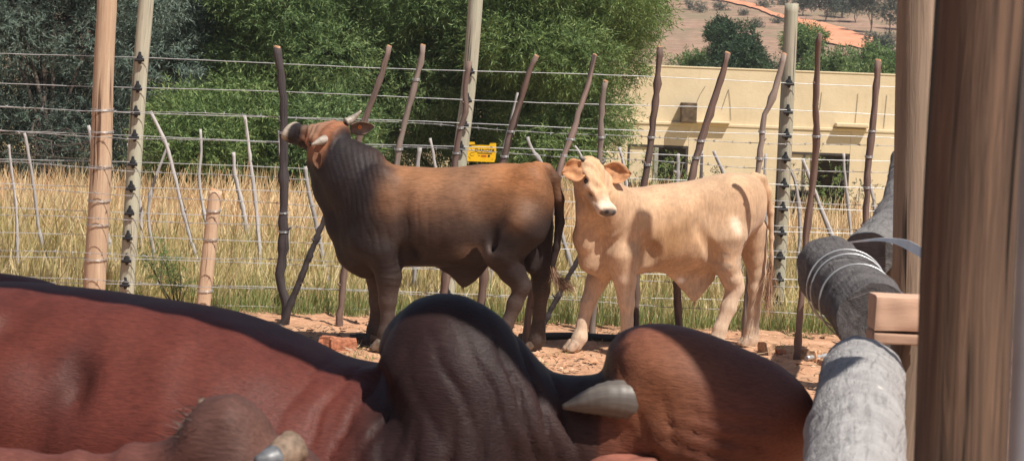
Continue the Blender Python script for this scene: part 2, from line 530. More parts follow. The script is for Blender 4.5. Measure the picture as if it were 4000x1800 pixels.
def ear_vf(base, direc, normal, length, width, cup=0.35, curl=0.0, droop=0.0, nu=18, nv=11, thick=0.007):
    d = np.asarray(direc, float); d /= np.linalg.norm(d)
    n = np.asarray(normal, float); n = n - d * d.dot(n); n /= np.linalg.norm(n)
    b = np.cross(n, d)
    V = []
    for side in (0, 1):
        for i in range(nu):
            a = i / (nu - 1)
            w = width * (0.30 * (1 - a) + 1.02 * math.sin(math.pi * min(1, a * 0.86 + 0.10)) ** 0.75) * (1 - a ** 9 * 0.6)
            for j in range(nv):
                q = -1 + 2 * j / (nv - 1)
                rim = 1 - abs(q) ** 4
                p = np.asarray(base) + d * length * a + b * (q * w * 0.5) + n * (cup * width * (q * q - 0.3) * (1 - 0.5 * a)) + n * curl * a * a \
                    + np.array([0, 0, -droop * a * a])
                p = p + n * (0.004 * math.sin(7 * q + 5 * a) + 0.05 * width * math.sin(9 * a + 3 * q))
                V.append(p - n * thick * side * (0.25 + 0.75 * rim))
    V = np.array(V); m = nu * nv
    Fc = []
    for i in range(nu - 1):
        for j in range(nv - 1):
            a = i * nv + j
            Fc.append((a, a + 1, a + nv + 1, a + nv)); Fc.append((m + a, m + a + nv, m + a + nv + 1, m + a + 1))
    ring = [j for j in range(nv)] + [i * nv + nv - 1 for i in range(1, nu)] + [(nu - 1) * nv + j for j in range(nv - 2, -1, -1)] + [i * nv for i in range(nu - 2, 0, -1)]
    for a, b2 in zip(ring, ring[1:] + ring[:1]): Fc.append((a, a + m, b2 + m, b2))
    return V, np.array(Fc)
def sphere_vf(c, r, n=14, ax=None):
    V = []; Fc = []
    for i in range(n + 1):
        th = math.pi * i / n
        for j in range(2 * n):
            ph = math.pi * j / n
            V.append((math.sin(th) * math.cos(ph), math.sin(th) * math.sin(ph), math.cos(th)))
    for i in range(n):
        for j in range(2 * n):
            a = i * 2 * n + j; b = i * 2 * n + (j + 1) % (2 * n)
            Fc.append((a, a + 2 * n, b + 2 * n, b))
    return np.array(V) * r + np.asarray(c), np.array(Fc)
def hoof_mesh(name, w=0.05, l=0.062, h=0.062):
    """two cloven claws, toe towards +X, sole on z = 0"""
    S = SDF((-0.1, -0.1, -0.02), (0.15, 0.1, 0.12), 0.006)
    for q in (-1, 1):
        S.cap((0.0, 0.021 * q, 0.055), (0.045, 0.024 * q, 0.020), 0.032, 0.020, 0.006)
        S.cap((-0.015, 0.022 * q, 0.045), (0.03, 0.024 * q, 0.012), 0.030, 0.024, 0.008)
        S.cap((-0.03, 0.02 * q, 0.07), (-0.045, 0.02 * q, 0.055), 0.010, 0.008, 0.006)
    X, Y, Z = S._grid((slice(None),) * 3)
    S.F = np.maximum(S.F, (0.002 - Z).astype(np.float32) + 0 * S.F)
    S.F = np.maximum(S.F, (0.0035 - np.abs(Y)) + np.where(X > 0.0, 0, -0.02).astype(np.float32) + 0 * S.F)
    V, Q = S.mesh(1)
    return V, Q
def strands_vf(roots, dirs, lens, width, segs=4, gravity=0.0, wob=0.02, seed=0):
    """thin tapering hair strips"""
    r = np.random.default_rng(seed)
    n = len(roots); D = dirs / np.linalg.norm(dirs, axis=1)[:, None]
    side = np.cross(D, r.normal(size=(n, 3))); side /= np.linalg.norm(side, axis=1)[:, None]
    bend = r.normal(size=(n, 3)) * wob
    V = np.zeros((n, segs + 1, 2, 3))
    for i in range(segs + 1):
        a = i / segs
        p = roots + D * (lens * a)[:, None] + bend * (a * a * lens[:, None]) * 8 + np.array([0, 0, -gravity]) * (a * a) * lens[:, None]
        w = width * (1 - a * 0.85)
        V[:, i, 0] = p - side * w; V[:, i, 1] = p + side * w
    base = (np.arange(n) * (segs + 1) * 2)[:, None]
    i = np.arange(segs)[None] * 2
    Fc = np.stack([base + i, base + i + 1, base + i + 3, base + i + 2], -1).reshape(-1, 4)
    return V.reshape(-1, 3), Fc
# ------------------------------------------------------------------ ground, hill, road
def mat_ground():
    m, t, b = nt('ground_soil')
    v = coords(t)
    big = noise(t, v, 0.9, 5, 0.6); mid = noise(t, v, 7, 6, 0.65); fin = noise(t, v, 45, 5, 0.7)
    c = ramp(t, mid, [(0.28, (0.32, 0.170, 0.100)), (0.5, (0.50, 0.280, 0.168)), (0.72, (0.63, 0.39, 0.255))])
    c = mixc(t, ramp(t, big, [(0.42, (0, 0, 0)), (0.62, (0.6, 0.6, 0.6))]), c, (0.42, 0.26, 0.16))
    c = mixc(t, ramp(t, fin, [(0.30, (0.55, 0.55, 0.55)), (0.45, (0, 0, 0))]), c, (0.23, 0.13, 0.08))
    # beyond the fence: litter under the grass; far off: dry mauve veld
    sx = t.nodes.new('ShaderNodeSeparateXYZ'); lk(t, v, sx.inputs[0])
    def mr(a, b_):
        n = t.nodes.new('ShaderNodeMapRange'); n.inputs['From Min'].default_value = a; n.inputs['From Max'].default_value = b_
        lk(t, sx.outputs['Y'], n.inputs['Value']); return n.outputs[0]
    c = mixc(t, mr(14.6, 15.6), c, ramp(t, mid, [(0.3, (0.38, 0.29, 0.15)), (0.7, (0.58, 0.45, 0.25))]))
    nf = noise(t, v, 0.25, 6, 0.7); nf2 = noise(t, v, 1.3, 5, 0.7)
    veld = ramp(t, nf2, [(0.3, (0.20, 0.125, 0.090)), (0.55, (0.335, 0.215, 0.155)), (0.75, (0.40, 0.29, 0.20))])
    veld = mixc(t, ramp(t, nf, [(0.45, (0, 0, 0)), (0.6, (0.7, 0.7, 0.7))]), veld, (0.17, 0.155, 0.095))
    c = mixc(t, mr(60, 80), c, veld)
    lk(t, c, b.inputs['Base Color']); b.inputs['Roughness'].default_value = 0.95; b.inputs['Specular IOR Level'].default_value = 0.1
    n1 = bump(t, b, mid, 0.7, 0.05); bump(t, b, fin, 0.6, 0.012, n1)
    return m
M_GROUND = mat_ground()
ys = np.concatenate([np.linspace(-8, 9.8, 20), np.linspace(10, 16, 150), np.linspace(16.2, 32, 60), np.linspace(33, 120, 60), np.linspace(124, 450, 66)])
xs = np.concatenate([np.linspace(-700, -60, 22), np.linspace(-56, -6, 24), np.linspace(-5, 6, 240), np.linspace(7, 60, 26), np.linspace(70, 700, 22)])
GX, GY = np.meshgrid(xs, ys, indexing='ij')
GZ = ground_z(GX, GY)
P3 = np.stack([GX.ravel(), GY.ravel(), np.zeros(GX.size)], 1)
near = ((GX > -5) & (GX < 6) & (GY > 9) & (GY < 17)).ravel()
rel = np.zeros(GX.size)
rel[near] = 0.026 * (vnoise(P3[near], 2.2, 61) - 0.5) + 0.028 * (vnoise(P3[near], 9, 62) - 0.55) + 0.014 * (vnoise(P3[near], 22, 63) - 0.5)
P3[:, 2] = GZ.ravel() + rel - 0.006
nx_, ny_ = len(xs), len(ys)
i_, j_ = np.meshgrid(np.arange(nx_ - 1), np.arange(ny_ - 1), indexing='ij')
a_ = (i_ * ny_ + j_).ravel()
ground = tag(obj('ground', mesh_from('ground', P3, np.stack([a_, a_ + ny_, a_ + ny_ + 1, a_ + 1], 1)), M_GROUND), kind='structure')

# red dirt road up the hillside
up_e = [(2700, -22), (2790, -8), (2850, 1), (2950, 20), (3010, 48), (3100, 72), (3165, 84), (3270, 110), (3375, 142), (3460, 160)]
lo_e = [(2700, -12), (2790, 2), (2850, 15), (2950, 38), (3010, 62), (3095, 90), (3150, 112), (3215, 166), (3335, 190), (3460, 212)]
A_ = np.array([at_ground(*q) for q in up_e]); B_ = np.array([at_ground(*q) for q in lo_e])
A_ = smooth_path(A_, 60); B_ = smooth_path(B_, 60)
V_ = []
for k_ in range(9):
    f_ = k_ / 8; p_ = A_ * (1 - f_) + B_ * f_
    if k_ in (0, 8): p_[:, 1] += np.random.default_rng(k_).normal(size=60) * 0.5
    p_[:, 2] = ground_z(p_[:, 0], p_[:, 1]) + 0.10
    V_.append(p_)
V_ = np.concatenate(V_)
i_, j_ = np.meshgrid(np.arange(8), np.arange(59), indexing='ij'); a_ = (i_ * 60 + j_).ravel()
m, t, b = nt('red_road_dirt')
lk(t, ramp(t, noise(t, coords(t), 0.8, 5, 0.65), [(0.3, (0.50, 0.20, 0.105)), (0.7, (0.66, 0.30, 0.17))]), b.inputs['Base Color']); b.inputs['Roughness'].default_value = 0.95
tag(obj('dirt_road', mesh_from('dirt_road', V_, np.stack([a_, a_ + 1, a_ + 61, a_ + 60], 1)), m), kind='structure')

# clods, pebbles and dry litter on the pen floor: nobody could count them
def clods():
    r = np.random.default_rng(5)
    n = 5200
    y = 10.8 + 4.3 * r.random(n) ** 1.0; x = (r.random(n) * 2 - 1) * 3.9 + 0.3
    keep = vnoise(np.stack([x, y, 0 * x], 1), 1.3, 71) > 0.36 + 0.1 * (y > 13.8); x, y = x[keep], y[keep]; n = len(x)
    sz = np.clip(r.lognormal(math.log(0.009), 0.5, n), 0.004, 0.035)
    base = np.array([(1, 0, 0), (-1, 0, 0), (0, 1, 0), (0, -1, 0), (0, 0, 1), (0, 0, -0.6), (0.6, 0.6, 0.5), (-0.6, 0.5, 0.55)], float)
    fc = np.array([(0, 6, 4), (6, 2, 4), (2, 7, 4), (7, 1, 4), (1, 3, 4), (3, 0, 4), (0, 2, 6), (2, 1, 7), (2, 0, 5), (1, 2, 5), (3, 1, 5), (0, 3, 5)])
    V = base[None] * (0.65 + 0.7 * r.random((n, 8, 1)))
    V[:, :, 2] *= r.uniform(0.35, 0.8, (n, 1))
    an = r.random(n) * 6.28; c, s = np.cos(an)[:, None], np.sin(an)[:, None]
    V = np.stack([V[:, :, 0] * c * 1.25 - V[:, :, 1] * s, V[:, :, 0] * s * 1.25 + V[:, :, 1] * c, V[:, :, 2]], -1) * sz[:, None, None]
    V += np.stack([x, y, 0.3 * sz - 0.008], 1)[:, None]
    Fc = (np.arange(n)[:, None, None] * 8 + fc[None]).reshape(-1, 3)
    m, t, b = nt('clod_soil')
    g = t.nodes.new('ShaderNodeNewGeometry')
    lk(t, ramp(t, g.outputs['Random Per Island'], [(0.0, (0.16, 0.095, 0.06)), (0.3, (0.34, 0.185, 0.105)), (0.75, (0.52, 0.29, 0.165)), (1.0, (0.62, 0.44, 0.30))]), b.inputs['Base Color'])
    b.inputs['Roughness'].default_value = 0.95
    tag(obj('loose_clods', mesh_from('loose_clods', V.reshape(-1, 3), Fc, False), m), 'loose clods and pebbles scattered over the orange pen soil', 'clods', kind='stuff')
    # trampled dung and straw litter: short flat slivers
    n = 2600
    y = 10.9 + 2.9 * r.random(n) ** 0.8; x = (r.random(n) * 2 - 1) * 3.4 + 0.6
    roots = np.stack([x, y, 0.004 + 0.01 * r.random(n)], 1)
    d = np.stack([r.normal(size=n), r.normal(size=n), r.uniform(0.0, 0.25, n)], 1)
    V, Fc = strands_vf(roots, d, r.uniform(0.02, 0.09, n), 0.004, 2, 0.0, 0.03, 9)
    m, t, b = nt('straw_litter')
    g = t.nodes.new('ShaderNodeNewGeometry')
    lk(t, ramp(t, g.outputs['Random Per Island'], [(0.0, (0.08, 0.055, 0.035)), (0.5, (0.30, 0.20, 0.12)), (1.0, (0.55, 0.42, 0.27))]), b.inputs['Base Color'])
    tag(obj('straw_litter', mesh_from('straw_litter', V, Fc, False), m), 'trampled straw litter lying on the pen floor', 'litter', kind='stuff')
clods()
# ------------------------------------------------------------------ tan flat-roofed house behind the grass
def house():
    Yh = 32.0
    m, t, b = nt('tan_plaster')
    v = coords(t)
    n1 = noise(t, v, 1.6, 6, 0.65); n2 = noise(t, coords(t, 'Object', (6, 6, 0.9)), 1.0, 5, 0.65); n3 = noise(t, v, 24, 4, 0.6)
    c = ramp(t, n1, [(0.3, (0.60, 0.485, 0.315)), (0.7, (0.70, 0.585, 0.395))])
    c = mixc(t, ramp(t, n2, [(0.55, (0, 0, 0)), (0.8, (0.3, 0.3, 0.3))]), c, (0.36, 0.27, 0.15))
    lk(t, c, b.inputs['Base Color']); b.inputs['Roughness'].default_value = 0.92
    bump(t, b, n3, 0.3, 0.01)
    M_PL = m
    M_FR = mat_plain('dark_window_frame', (0.06, 0.05, 0.045), 0.6, 0, 0.2, 10, 0.3, 0)
    M_CAP = mat_plain('pale_parapet_cap', (0.55, 0.45, 0.28), 0.9, 0, 0.2, 8, 0.2, 0.3)
    M_BRK = mat_plain('bare_brown_block', (0.13, 0.092, 0.06), 0.9, 0, 0.25, 12, 0.2, 0.5)
    M_DARK = mat_plain('room_wall', (0.30, 0.25, 0.18), 0.9, 0, 0.2, 5, 0.2, 0)
    M_PALE = mat_plain('pale_board', (0.62, 0.52, 0.36), 0.9, 0, 0.12, 5, 0.1, 0)
    mg, t, b = nt('window_glass')
    tr = t.nodes.new('ShaderNodeBsdfTransparent'); gl = t.nodes.new('ShaderNodeBsdfGlossy'); mx = t.nodes.new('ShaderNodeMixShader')
    gl.inputs['Roughness'].default_value = 0.03; gl.inputs['Color'].default_value = (0.8, 0.85, 0.85, 1); tr.inputs['Color'].default_value = (0.4, 0.45, 0.44, 1)
    fr = t.nodes.new('ShaderNodeFresnel'); fr.inputs['IOR'].default_value = 1.5
    lk(t, fr.outputs[0], mx.inputs[0]); lk(t, tr.outputs[0], mx.inputs[1]); lk(t, gl.outputs[0], mx.inputs[2])
    lk(t, mx.outputs[0], t.nodes['Material Output'].inputs['Surface'])
    zt = at_y(2900, 275, Yh)[2]; zl = at_y(2900, 487, Yh)[2]; zf = -1.55
    x0_, x1_ = at_y(2330, 500, Yh)[0], 12.5
    root = tag(empty('house', ((x0_ + x1_) / 2, Yh, zf)), 'tan plastered flat-roofed house with two windows behind the dry grass', 'house')
    def bx(nm, lo, hi, mat, parent=root, bev=0.0):
        o = np.array([(x0_ + x1_) / 2, Yh, zf])
        if parent is not root: o = o * 1.0
        return box(nm, np.array(lo) - o, np.array(hi) - o, mat, parent, bev)
    wins = []
    for (ua, va, ub, vb) in ((2452, 562, 2682, 745), (3080, 592, 3312, 772)):
        a = at_y(ua, va, Yh); q = at_y(ub, vb, Yh)
        zt_w = (a[2] + at_y(ub, va + 9, Yh)[2]) / 2
        wins.append((a[0], q[0], zt_w - 0.98, zt_w))
    # upper wall, lower wall pieces round the windows (lower part 6 cm proud with a ledge)
    zt_w = wins[0][3]; zb_w = wins[0][2]
    bx('upper_wall', (x0_, Yh + 0.06, zl - 0.02), (x1_, Yh + 0.30, zt), M_PL)
    bx('ledge', (x0_, Yh - 0.012, zl - 0.05), (x1_, Yh + 0.058, zl), M_PL, root, 0.01)
    xs_ = [x0_, wins[0][0], wins[0][1], wins[1][0], wins[1][1], x1_]
    for a, q in ((0, 1), (2, 3), (4, 5)):
        bx('lower_wall', (xs_[a], Yh, zf - 0.3), (xs_[q], Yh + 0.28, zl - 0.052), M_PL)
    for (a, q, zb, zt2) in wins:
        bx('lintel', (a + 0.002, Yh + 0.004, zt2), (q - 0.002, Yh + 0.276, zl - 0.054), M_PL)
        bx('apron', (a + 0.002, Yh + 0.004, zf - 0.3), (q - 0.002, Yh + 0.276, zb), M_PL)
    bx('parapet_cap', (x0_ - 0.01, Yh + 0.05, zt + 0.002), (x1_, Yh + 0.32, zt + 0.03), M_PL, root, 0.01)
    bx('side_wall', (x0_, Yh + 0.31, zf - 0.3), (x0_ + 0.24, Yh + 6, zt - 0.01), M_PL)
    bx('back_wall', (x0_ + 0.25, Yh + 5.8, zf - 0.3), (x1_, Yh + 6.0, zt - 0.01), M_PL)
    bx('roof', (x0_ + 0.26, Yh + 0.35, zt - 0.30), (x1_ - 0.02, Yh + 5.78, zt - 0.20), M_CAP)
    bx('partition', (x0_ + 0.26, Yh + 3.2, zf - 0.2), (x1_ - 0.02, Yh + 3.3, zt - 0.32), M_DARK)
    # bare block left in the wall and broken ledge pieces
    a = at_y(2660, 395, Yh); q = at_y(2716, 474, Yh)
    bx('bare_block', (a[0], Yh - 0.24, zl + 0.004), (q[0], Yh + 0.10, zl + 0.31), M_BRK, root, 0.01)
    a = at_y(2716, 470, Yh); q = at_y(2850, 480, Yh)
    bx('broken_ledge', (a[0] + 0.01, Yh - 0.11, zl + 0.002), (q[0], Yh + 0.058, zl + 0.035), M_PL, root, 0.01)
    a = at_y(3262, 490, Yh); q = at_y(3390, 500, Yh)
    bx('broken_ledge', (a[0], Yh - 0.13, zl + 0.02), (q[0], Yh + 0.058, zl + 0.085), M_PL, root, 0.015)
    # cracks: thin dark raised lines (rusty wires hanging on the wall)
    def hang(px):
        p = smooth_path([at_y(u, v, Yh + 0.05) for u, v in px], 20) - np.array([(x0_ + x1_) / 2, Yh, zf])
        tube('hanging_wire', p, 0.003, M_FR, root, 5)
    hang([(2755, 338), (2735, 370), (2720, 405)]); hang([(2846, 350), (2835, 380), (2820, 425)]); hang([(2846, 350), (2852, 400), (2855, 470)])
    hang([(3210, 360), (3202, 430)]); hang([(3352, 365), (3340, 490)]); hang([(3465, 370), (3452, 500)])
    for wi, (a, q, zb, zt2) in enumerate(wins):
        w = empty('window', np.array([(a + q) / 2, Yh + 0.035, zb]) - np.array([(x0_ + x1_) / 2, Yh, zf])); w.parent = root
        W2 = (q - a) / 2 - 0.004; H2 = zt2 - zb - 0.004; f = 0.035
        def wb(nm, lo, hi, mat, bev=0): return box(nm, lo, hi, mat, w, bev)
        wb('frame', (-W2, -0.03, 0.004), (W2, 0.03, f), M_FR); wb('frame', (-W2, -0.03, H2 - f), (W2, 0.03, H2), M_FR)
        wb('frame', (-W2, -0.03, f + 0.001), (-W2 + f, 0.03, H2 - f - 0.001), M_FR); wb('frame', (W2 - f, -0.03, f + 0.001), (W2, 0.03, H2 - f - 0.001), M_FR)
        mxx = -0.02 if wi == 0 else -0.08
        wb('mullion', (mxx - 0.03, -0.035, f + 0.001), (mxx + 0.03, 0.028, H2 - f - 0.001), mat_plain('grey_mullion', (0.33, 0.31, 0.28), 0.6))
        if wi == 1: wb('mullion', (mxx - 0.16, -0.03, f + 0.002), (mxx - 0.13, 0.02, H2 - f - 0.002), M_FR)
        wb('glazing_bar', (-W2 + f + 0.001, -0.02, 0.36), (mxx - 0.031, 0.02, 0.385), M_FR)
        wb('pane', (mxx + 0.031, -0.003, f + 0.001), (W2 - f - 0.001, 0.003, H2 - f - 0.001), mg)
        wb('board', (-W2 + f + 0.001, -0.008, 0.386), (mxx - 0.031, 0.008, H2 - f - 0.001), M_PALE)  # pale board fills this half instead of glass
house()
# ------------------------------------------------------------------ foliage
def mat_leaf(name, cols, transl=0.3):
    m, t, b = nt(name)
    g = t.nodes.new('ShaderNodeNewGeometry')
    n = noise(t, coords(t), 1.1, 3, 0.6)
    ad = t.nodes.new('ShaderNodeMath'); ad.operation = 'MULTIPLY_ADD'; ad.inputs[1].default_value = 0.45
    lk(t, g.outputs['Random Per Island'], ad.inputs[0]); 
    sb = t.nodes.new('ShaderNodeMath'); sb.operation = 'MULTIPLY'; sb.inputs[1].default_value = 0.55
    lk(t, n, sb.inputs[0]); lk(t, sb.outputs[0], ad.inputs[2])
    c = ramp(t, ad.outputs[0], [(0.2, cols[0]), (0.5, cols[1]), (0.8, cols[2])])
    d = t.nodes.new('ShaderNodeBsdfTranslucent'); mx = t.nodes.new('ShaderNodeMixShader'); mx.inputs[0].default_value = transl
    lk(t, c, b.inputs['Base Color']); lk(t, c, d.inputs['Color'])
    b.inputs['Roughness'].default_value = 0.55; b.inputs['Specular IOR Level'].default_value = 0.3
    lk(t, b.outputs[0], mx.inputs[1]); lk(t, d.outputs[0], mx.inputs[2])
    lk(t, mx.outputs[0], t.nodes['Material Output'].inputs['Surface'])
    return m
def foliage_vf(lobes, n, leaf_l, leaf_w, per=9, stem=0.14, droop=0.35, seed=0, outward=1.0, fill=0.55):
    """sprays of narrow leaflets spread through the outer part of many lobes. lobes: (cx, cy, cz, rx, ry, rz)"""
    r = np.random.default_rng(seed)
    Lb = np.asarray(lobes, float)
    w = (Lb[:, 3] * Lb[:, 5]); w /= w.sum()
    li = r.choice(len(Lb), n, p=w)
    d = r.normal(size=(n, 3)); d[:, 1] -= 0.25; d /= np.linalg.norm(d, axis=1)[:, None]
    rad = fill + (1.06 - fill) * r.random(n) ** 0.6
    c = Lb[li, :3] + d * Lb[li, 3:] * rad[:, None]
    ax = d * outward + r.normal(size=(n, 3)) * 0.55 + np.array([0, 0, -droop]); ax /= np.linalg.norm(ax, axis=1)[:, None]
    sd = np.cross(ax, r.normal(size=(n, 3))); sd /= np.linalg.norm(sd, axis=1)[:, None]
    sl = stem * r.uniform(0.6, 1.3, n)
    V = np.zeros((n, per, 3, 3))
    for k in range(per):
        a = (k + 0.5) / per; sg = 1 if k % 2 else -1
        p = c + ax * (sl * a)[:, None]
        ld = ax * 0.55 + sd * sg * 0.9 + r.normal(size=(n, 3)) * 0.28 + np.array([0, 0, -0.12]); ld /= np.linalg.norm(ld, axis=1)[:, None]
        if k == per - 1: ld = ax + r.normal(size=(n, 3)) * 0.1
        ws = np.cross(ld, d + r.normal(size=(n, 3)) * 0.7); ws /= np.linalg.norm(ws, axis=1)[:, None] + 1e-9
        ll = leaf_l * r.uniform(0.6, 1.25, n)[:, None]; ww = leaf_w * r.uniform(0.7, 1.2, n)[:, None]
        V[:, k, 0] = p - ws * ww * 0.85; V[:, k, 1] = p + ws * ww * 0.85 + ld * ll * 0.25; V[:, k, 2] = p + ld * ll
    Fc = (np.arange(n * per)[:, None] * 3 + np.arange(3)[None])
    return V.reshape(-1, 3), Fc
M_BARK = mat_wood('tree_bark', (0.15, 0.12, 0.10), (0.055, 0.045, 0.04), (0.02, 0.017, 0.015), 0.5, 0.9, 1.0)
def tree(name, label, base, lobes, n, leaf_l, leaf_w, mat, seed, trunk_r=0.09, per=9, stem=0.14, droop=0.35, group=None, fill=0.55, limbs=10, split=0.35):
    base = np.asarray(base, float); Lb = np.asarray(lobes, float)
    root = tag(empty(name, base), label, 'tree', group)
    V, Fc = foliage_vf(Lb, n, leaf_l, leaf_w, per, stem, droop, seed, 1.0, fill)
    obj('crown', mesh_from('crown', V - base, Fc, False), mat, root)
    r = np.random.default_rng(seed + 9)
    top = np.array([np.average(Lb[:, 0]) * 0.6 + base[0] * 0.4, np.average(Lb[:, 1]) * 0.6 + base[1] * 0.4, base[2] + (Lb[:, 2].max() - base[2]) * 0.75])
    mid = base + (top - base) * split + r.normal(size=3) * 0.06
    tube('trunk', smooth_path([base - np.array([0, 0, 0.15]), base * 0.5 + mid * 0.5 + r.normal(size=3) * 0.03, mid, top], 20) - base, np.linspace(trunk_r, trunk_r * 0.25, 20), M_BARK, root, 10, 0.08, seed)
    idx = r.choice(len(Lb), min(limbs, len(Lb)), replace=False)
    for i in idx:
        s_ = base + (top - base) * r.uniform(0.15, 0.7)
        e = Lb[i, :3]
        k = s_ * 0.5 + e * 0.5 + r.normal(size=3) * 0.12 + np.array([0, 0, 0.1])
        tube('limb', smooth_path([s_, k, e], 12) - base, np.linspace(trunk_r * 0.38, 0.008, 12), M_BARK, root, 6, 0.05, seed + i)
    return root
def lobes_px(cells, y0_, dy, r_, seed, back=True, rs=0.35):
    """cells: list of (u, v) pixels at depth y0_"""
    r = np.random.default_rng(seed); out = []
    for (u, v) in cells:
        y = y0_ + r.uniform(-dy, dy)
        p = at_y(u + r.uniform(-25, 25), v + r.uniform(-25, 25), y); q = r_ * r.uniform(1 - rs, 1 + rs)
        out.append((p[0], p[1], p[2], q * 1.15, q, q * 0.85))
    return out
def grid_cells(u0, u1, v0, v1, du, dv, seed, keep=lambda u, v: True):
    r = np.random.default_rng(seed); out = []
    for v in np.arange(v0, v1 + 1, dv):
        for u in np.arange(u0, u1 + 1, du):
            uu, vv = u + r.uniform(-0.35, 0.35) * du, v + r.uniform(-0.35, 0.35) * dv
            if keep(uu, vv): out.append((uu, vv))
    return out
BLUE = [(0.050, 0.078, 0.064), (0.120, 0.170, 0.135), (0.260, 0.315, 0.250)]
GREEN = [(0.048, 0.090, 0.034), (0.125, 0.205, 0.070), (0.300, 0.370, 0.145)]
LIGHT = [(0.058, 0.105, 0.032), (0.145, 0.225, 0.070), (0.330, 0.400, 0.150)]
DEEP = [(0.022, 0.045, 0.024), (0.045, 0.085, 0.042), (0.085, 0.130, 0.070)]
FARG = [(0.045, 0.060, 0.045), (0.075, 0.095, 0.070), (0.120, 0.140, 0.105)]
L_BLUE = mat_leaf('blue_green_leaves', BLUE); L_GREEN = mat_leaf('wattle_leaves', GREEN); L_LIGHT = mat_leaf('bright_acacia_leaves', LIGHT, 0.35)
L_DEEP = mat_leaf('dark_leaves', DEEP); L_FAR = mat_leaf('far_grey_green_leaves', FARG, 0.2)

# left: dark blue-green wattle
c1 = grid_cells(-300, 700, -400, 620, 112, 98, 1, lambda u, v: v < 640 - 0.0 * u and not (u > 560 and v > 430))
tree('wattle_tree', 'dark blue-green wattle tree at the left with a thin black trunk', (*at_y(205, 850, 21.5)[:2], -0.12), lobes_px(c1, 22.3, 0.9, 0.36, 1), 28000, 0.060, 0.0072, L_BLUE, 51, 0.085, 10, 0.17, 0.35, 'wattle trees behind the grass', 0.45, 16)
c1 = grid_cells(600, 960, -380, 420, 112, 98, 2)
tree('wattle_tree', 'blue-green wattle tree between the left posts and the charred stake', (*at_y(780, 800, 23.3)[:2], -0.2), lobes_px(c1, 23.3, 0.8, 0.36, 2), 12500, 0.060, 0.0072, L_BLUE, 52, 0.08, 10, 0.17, 0.35, 'wattle trees behind the grass', 0.45, 8)
# middle: the big green wattles
c1 = grid_cells(860, 1500, -330, 640, 112, 98, 3)
tree('wattle_tree', 'green wattle tree behind the raised head of the brown bull', (*at_y(1180, 800, 22.9)[:2], -0.25), lobes_px(c1, 22.9, 0.9, 0.39, 3), 25000, 0.062, 0.0074, L_GREEN, 53, 0.10, 10, 0.18, 0.3, 'wattle trees behind the grass', 0.45, 12)
c1 = grid_cells(1450, 2100, -330, 600, 112, 98, 4)
tree('wattle_tree', 'green wattle tree in the middle, behind the post with the sign', (*at_y(1800, 800, 23.4)[:2], -0.3), lobes_px(c1, 23.4, 0.9, 0.39, 4), 25000, 0.062, 0.0074, L_GREEN, 54, 0.10, 10, 0.18, 0.3, 'wattle trees behind the grass', 0.45, 12)
c1 = grid_cells(2060, 2560, -330, 600, 105, 92, 5, lambda u, v: u < 2460 - max(0, v - 230) * 0.72 and u < 2470 - max(0, 60 - v) * 0.1)
tree('wattle_tree', 'bright green wattle tree overhanging the left end of the tan house', (*at_y(2200, 800, 22.6)[:2], -0.4), lobes_px(c1, 22.6, 0.9, 0.35, 5), 26500, 0.064, 0.0076, L_LIGHT, 55, 0.10, 10, 0.20, 0.35, 'wattle trees behind the grass', 0.4, 14)
# low bright acacia bush in front
c1 = grid_cells(700, 1020, 470, 640, 110, 90, 6)
tree('acacia_bush', 'low bright green acacia bush left of the charred stake', (*at_y(860, 820, 20.3)[:2], -0.08), lobes_px(c1, 20.3, 0.4, 0.34, 6), 3800, 0.06, 0.009, L_LIGHT, 56, 0.04, 10, 0.16, 0.1, None, 0.35, 6)
c1 = grid_cells(1120, 1300, 560, 660, 110, 90, 7)
tree('acacia_bush', 'low green acacia bush behind the brown bull\'s neck', (*at_y(1200, 820, 20.6)[:2], -0.08), lobes_px(c1, 20.6, 0.4, 0.36, 7), 2600, 0.06, 0.009, L_GREEN, 57, 0.04, 10, 0.16, 0.1, None, 0.35, 5)
# bare twigs and a snagged branch low on the left tree
def twigs():
    r = np.random.default_rng(77)
    base = at_y(205, 850, 21.3); base[2] = 0
    mb = MB()
    for i in range(26):
        z = r.uniform(0.25, 1.0); a = r.uniform(-1, 1)
        s_ = np.array([base[0] + 0.02 * a, base[1] - 0.05, z]); e = s_ + np.array([a * r.uniform(0.4, 1.0), -r.uniform(0.1, 0.5), r.uniform(-0.35, 0.2)])
        p = smooth_path([s_, (s_ + e) / 2 + r.normal(size=3) * 0.09, e], 10)
        V_, T_, U_ = tube_vf(p, np.linspace(0.011, 0.003, 10), 5); mb.add(V_, T_, U_)
        for _ in range(2):
            j = r.integers(3, 9); q = p[j] + r.normal(size=3) * np.array([0.2, 0.1, 0.14])
            V_, T_, U_ = tube_vf(smooth_path([p[j], (p[j] + q) / 2 + r.normal(size=3) * 0.03, q], 6), np.linspace(0.005, 0.002, 6), 4); mb.add(V_, T_, U_)
    w = [o for o in bpy.data.objects if o.name == 'wattle_tree'][0]
    me = mb.mesh('bare_twigs'); 
    o = obj('bare_twigs', me, M_BARK, w); o.location = -np.array(w.location)
twigs()

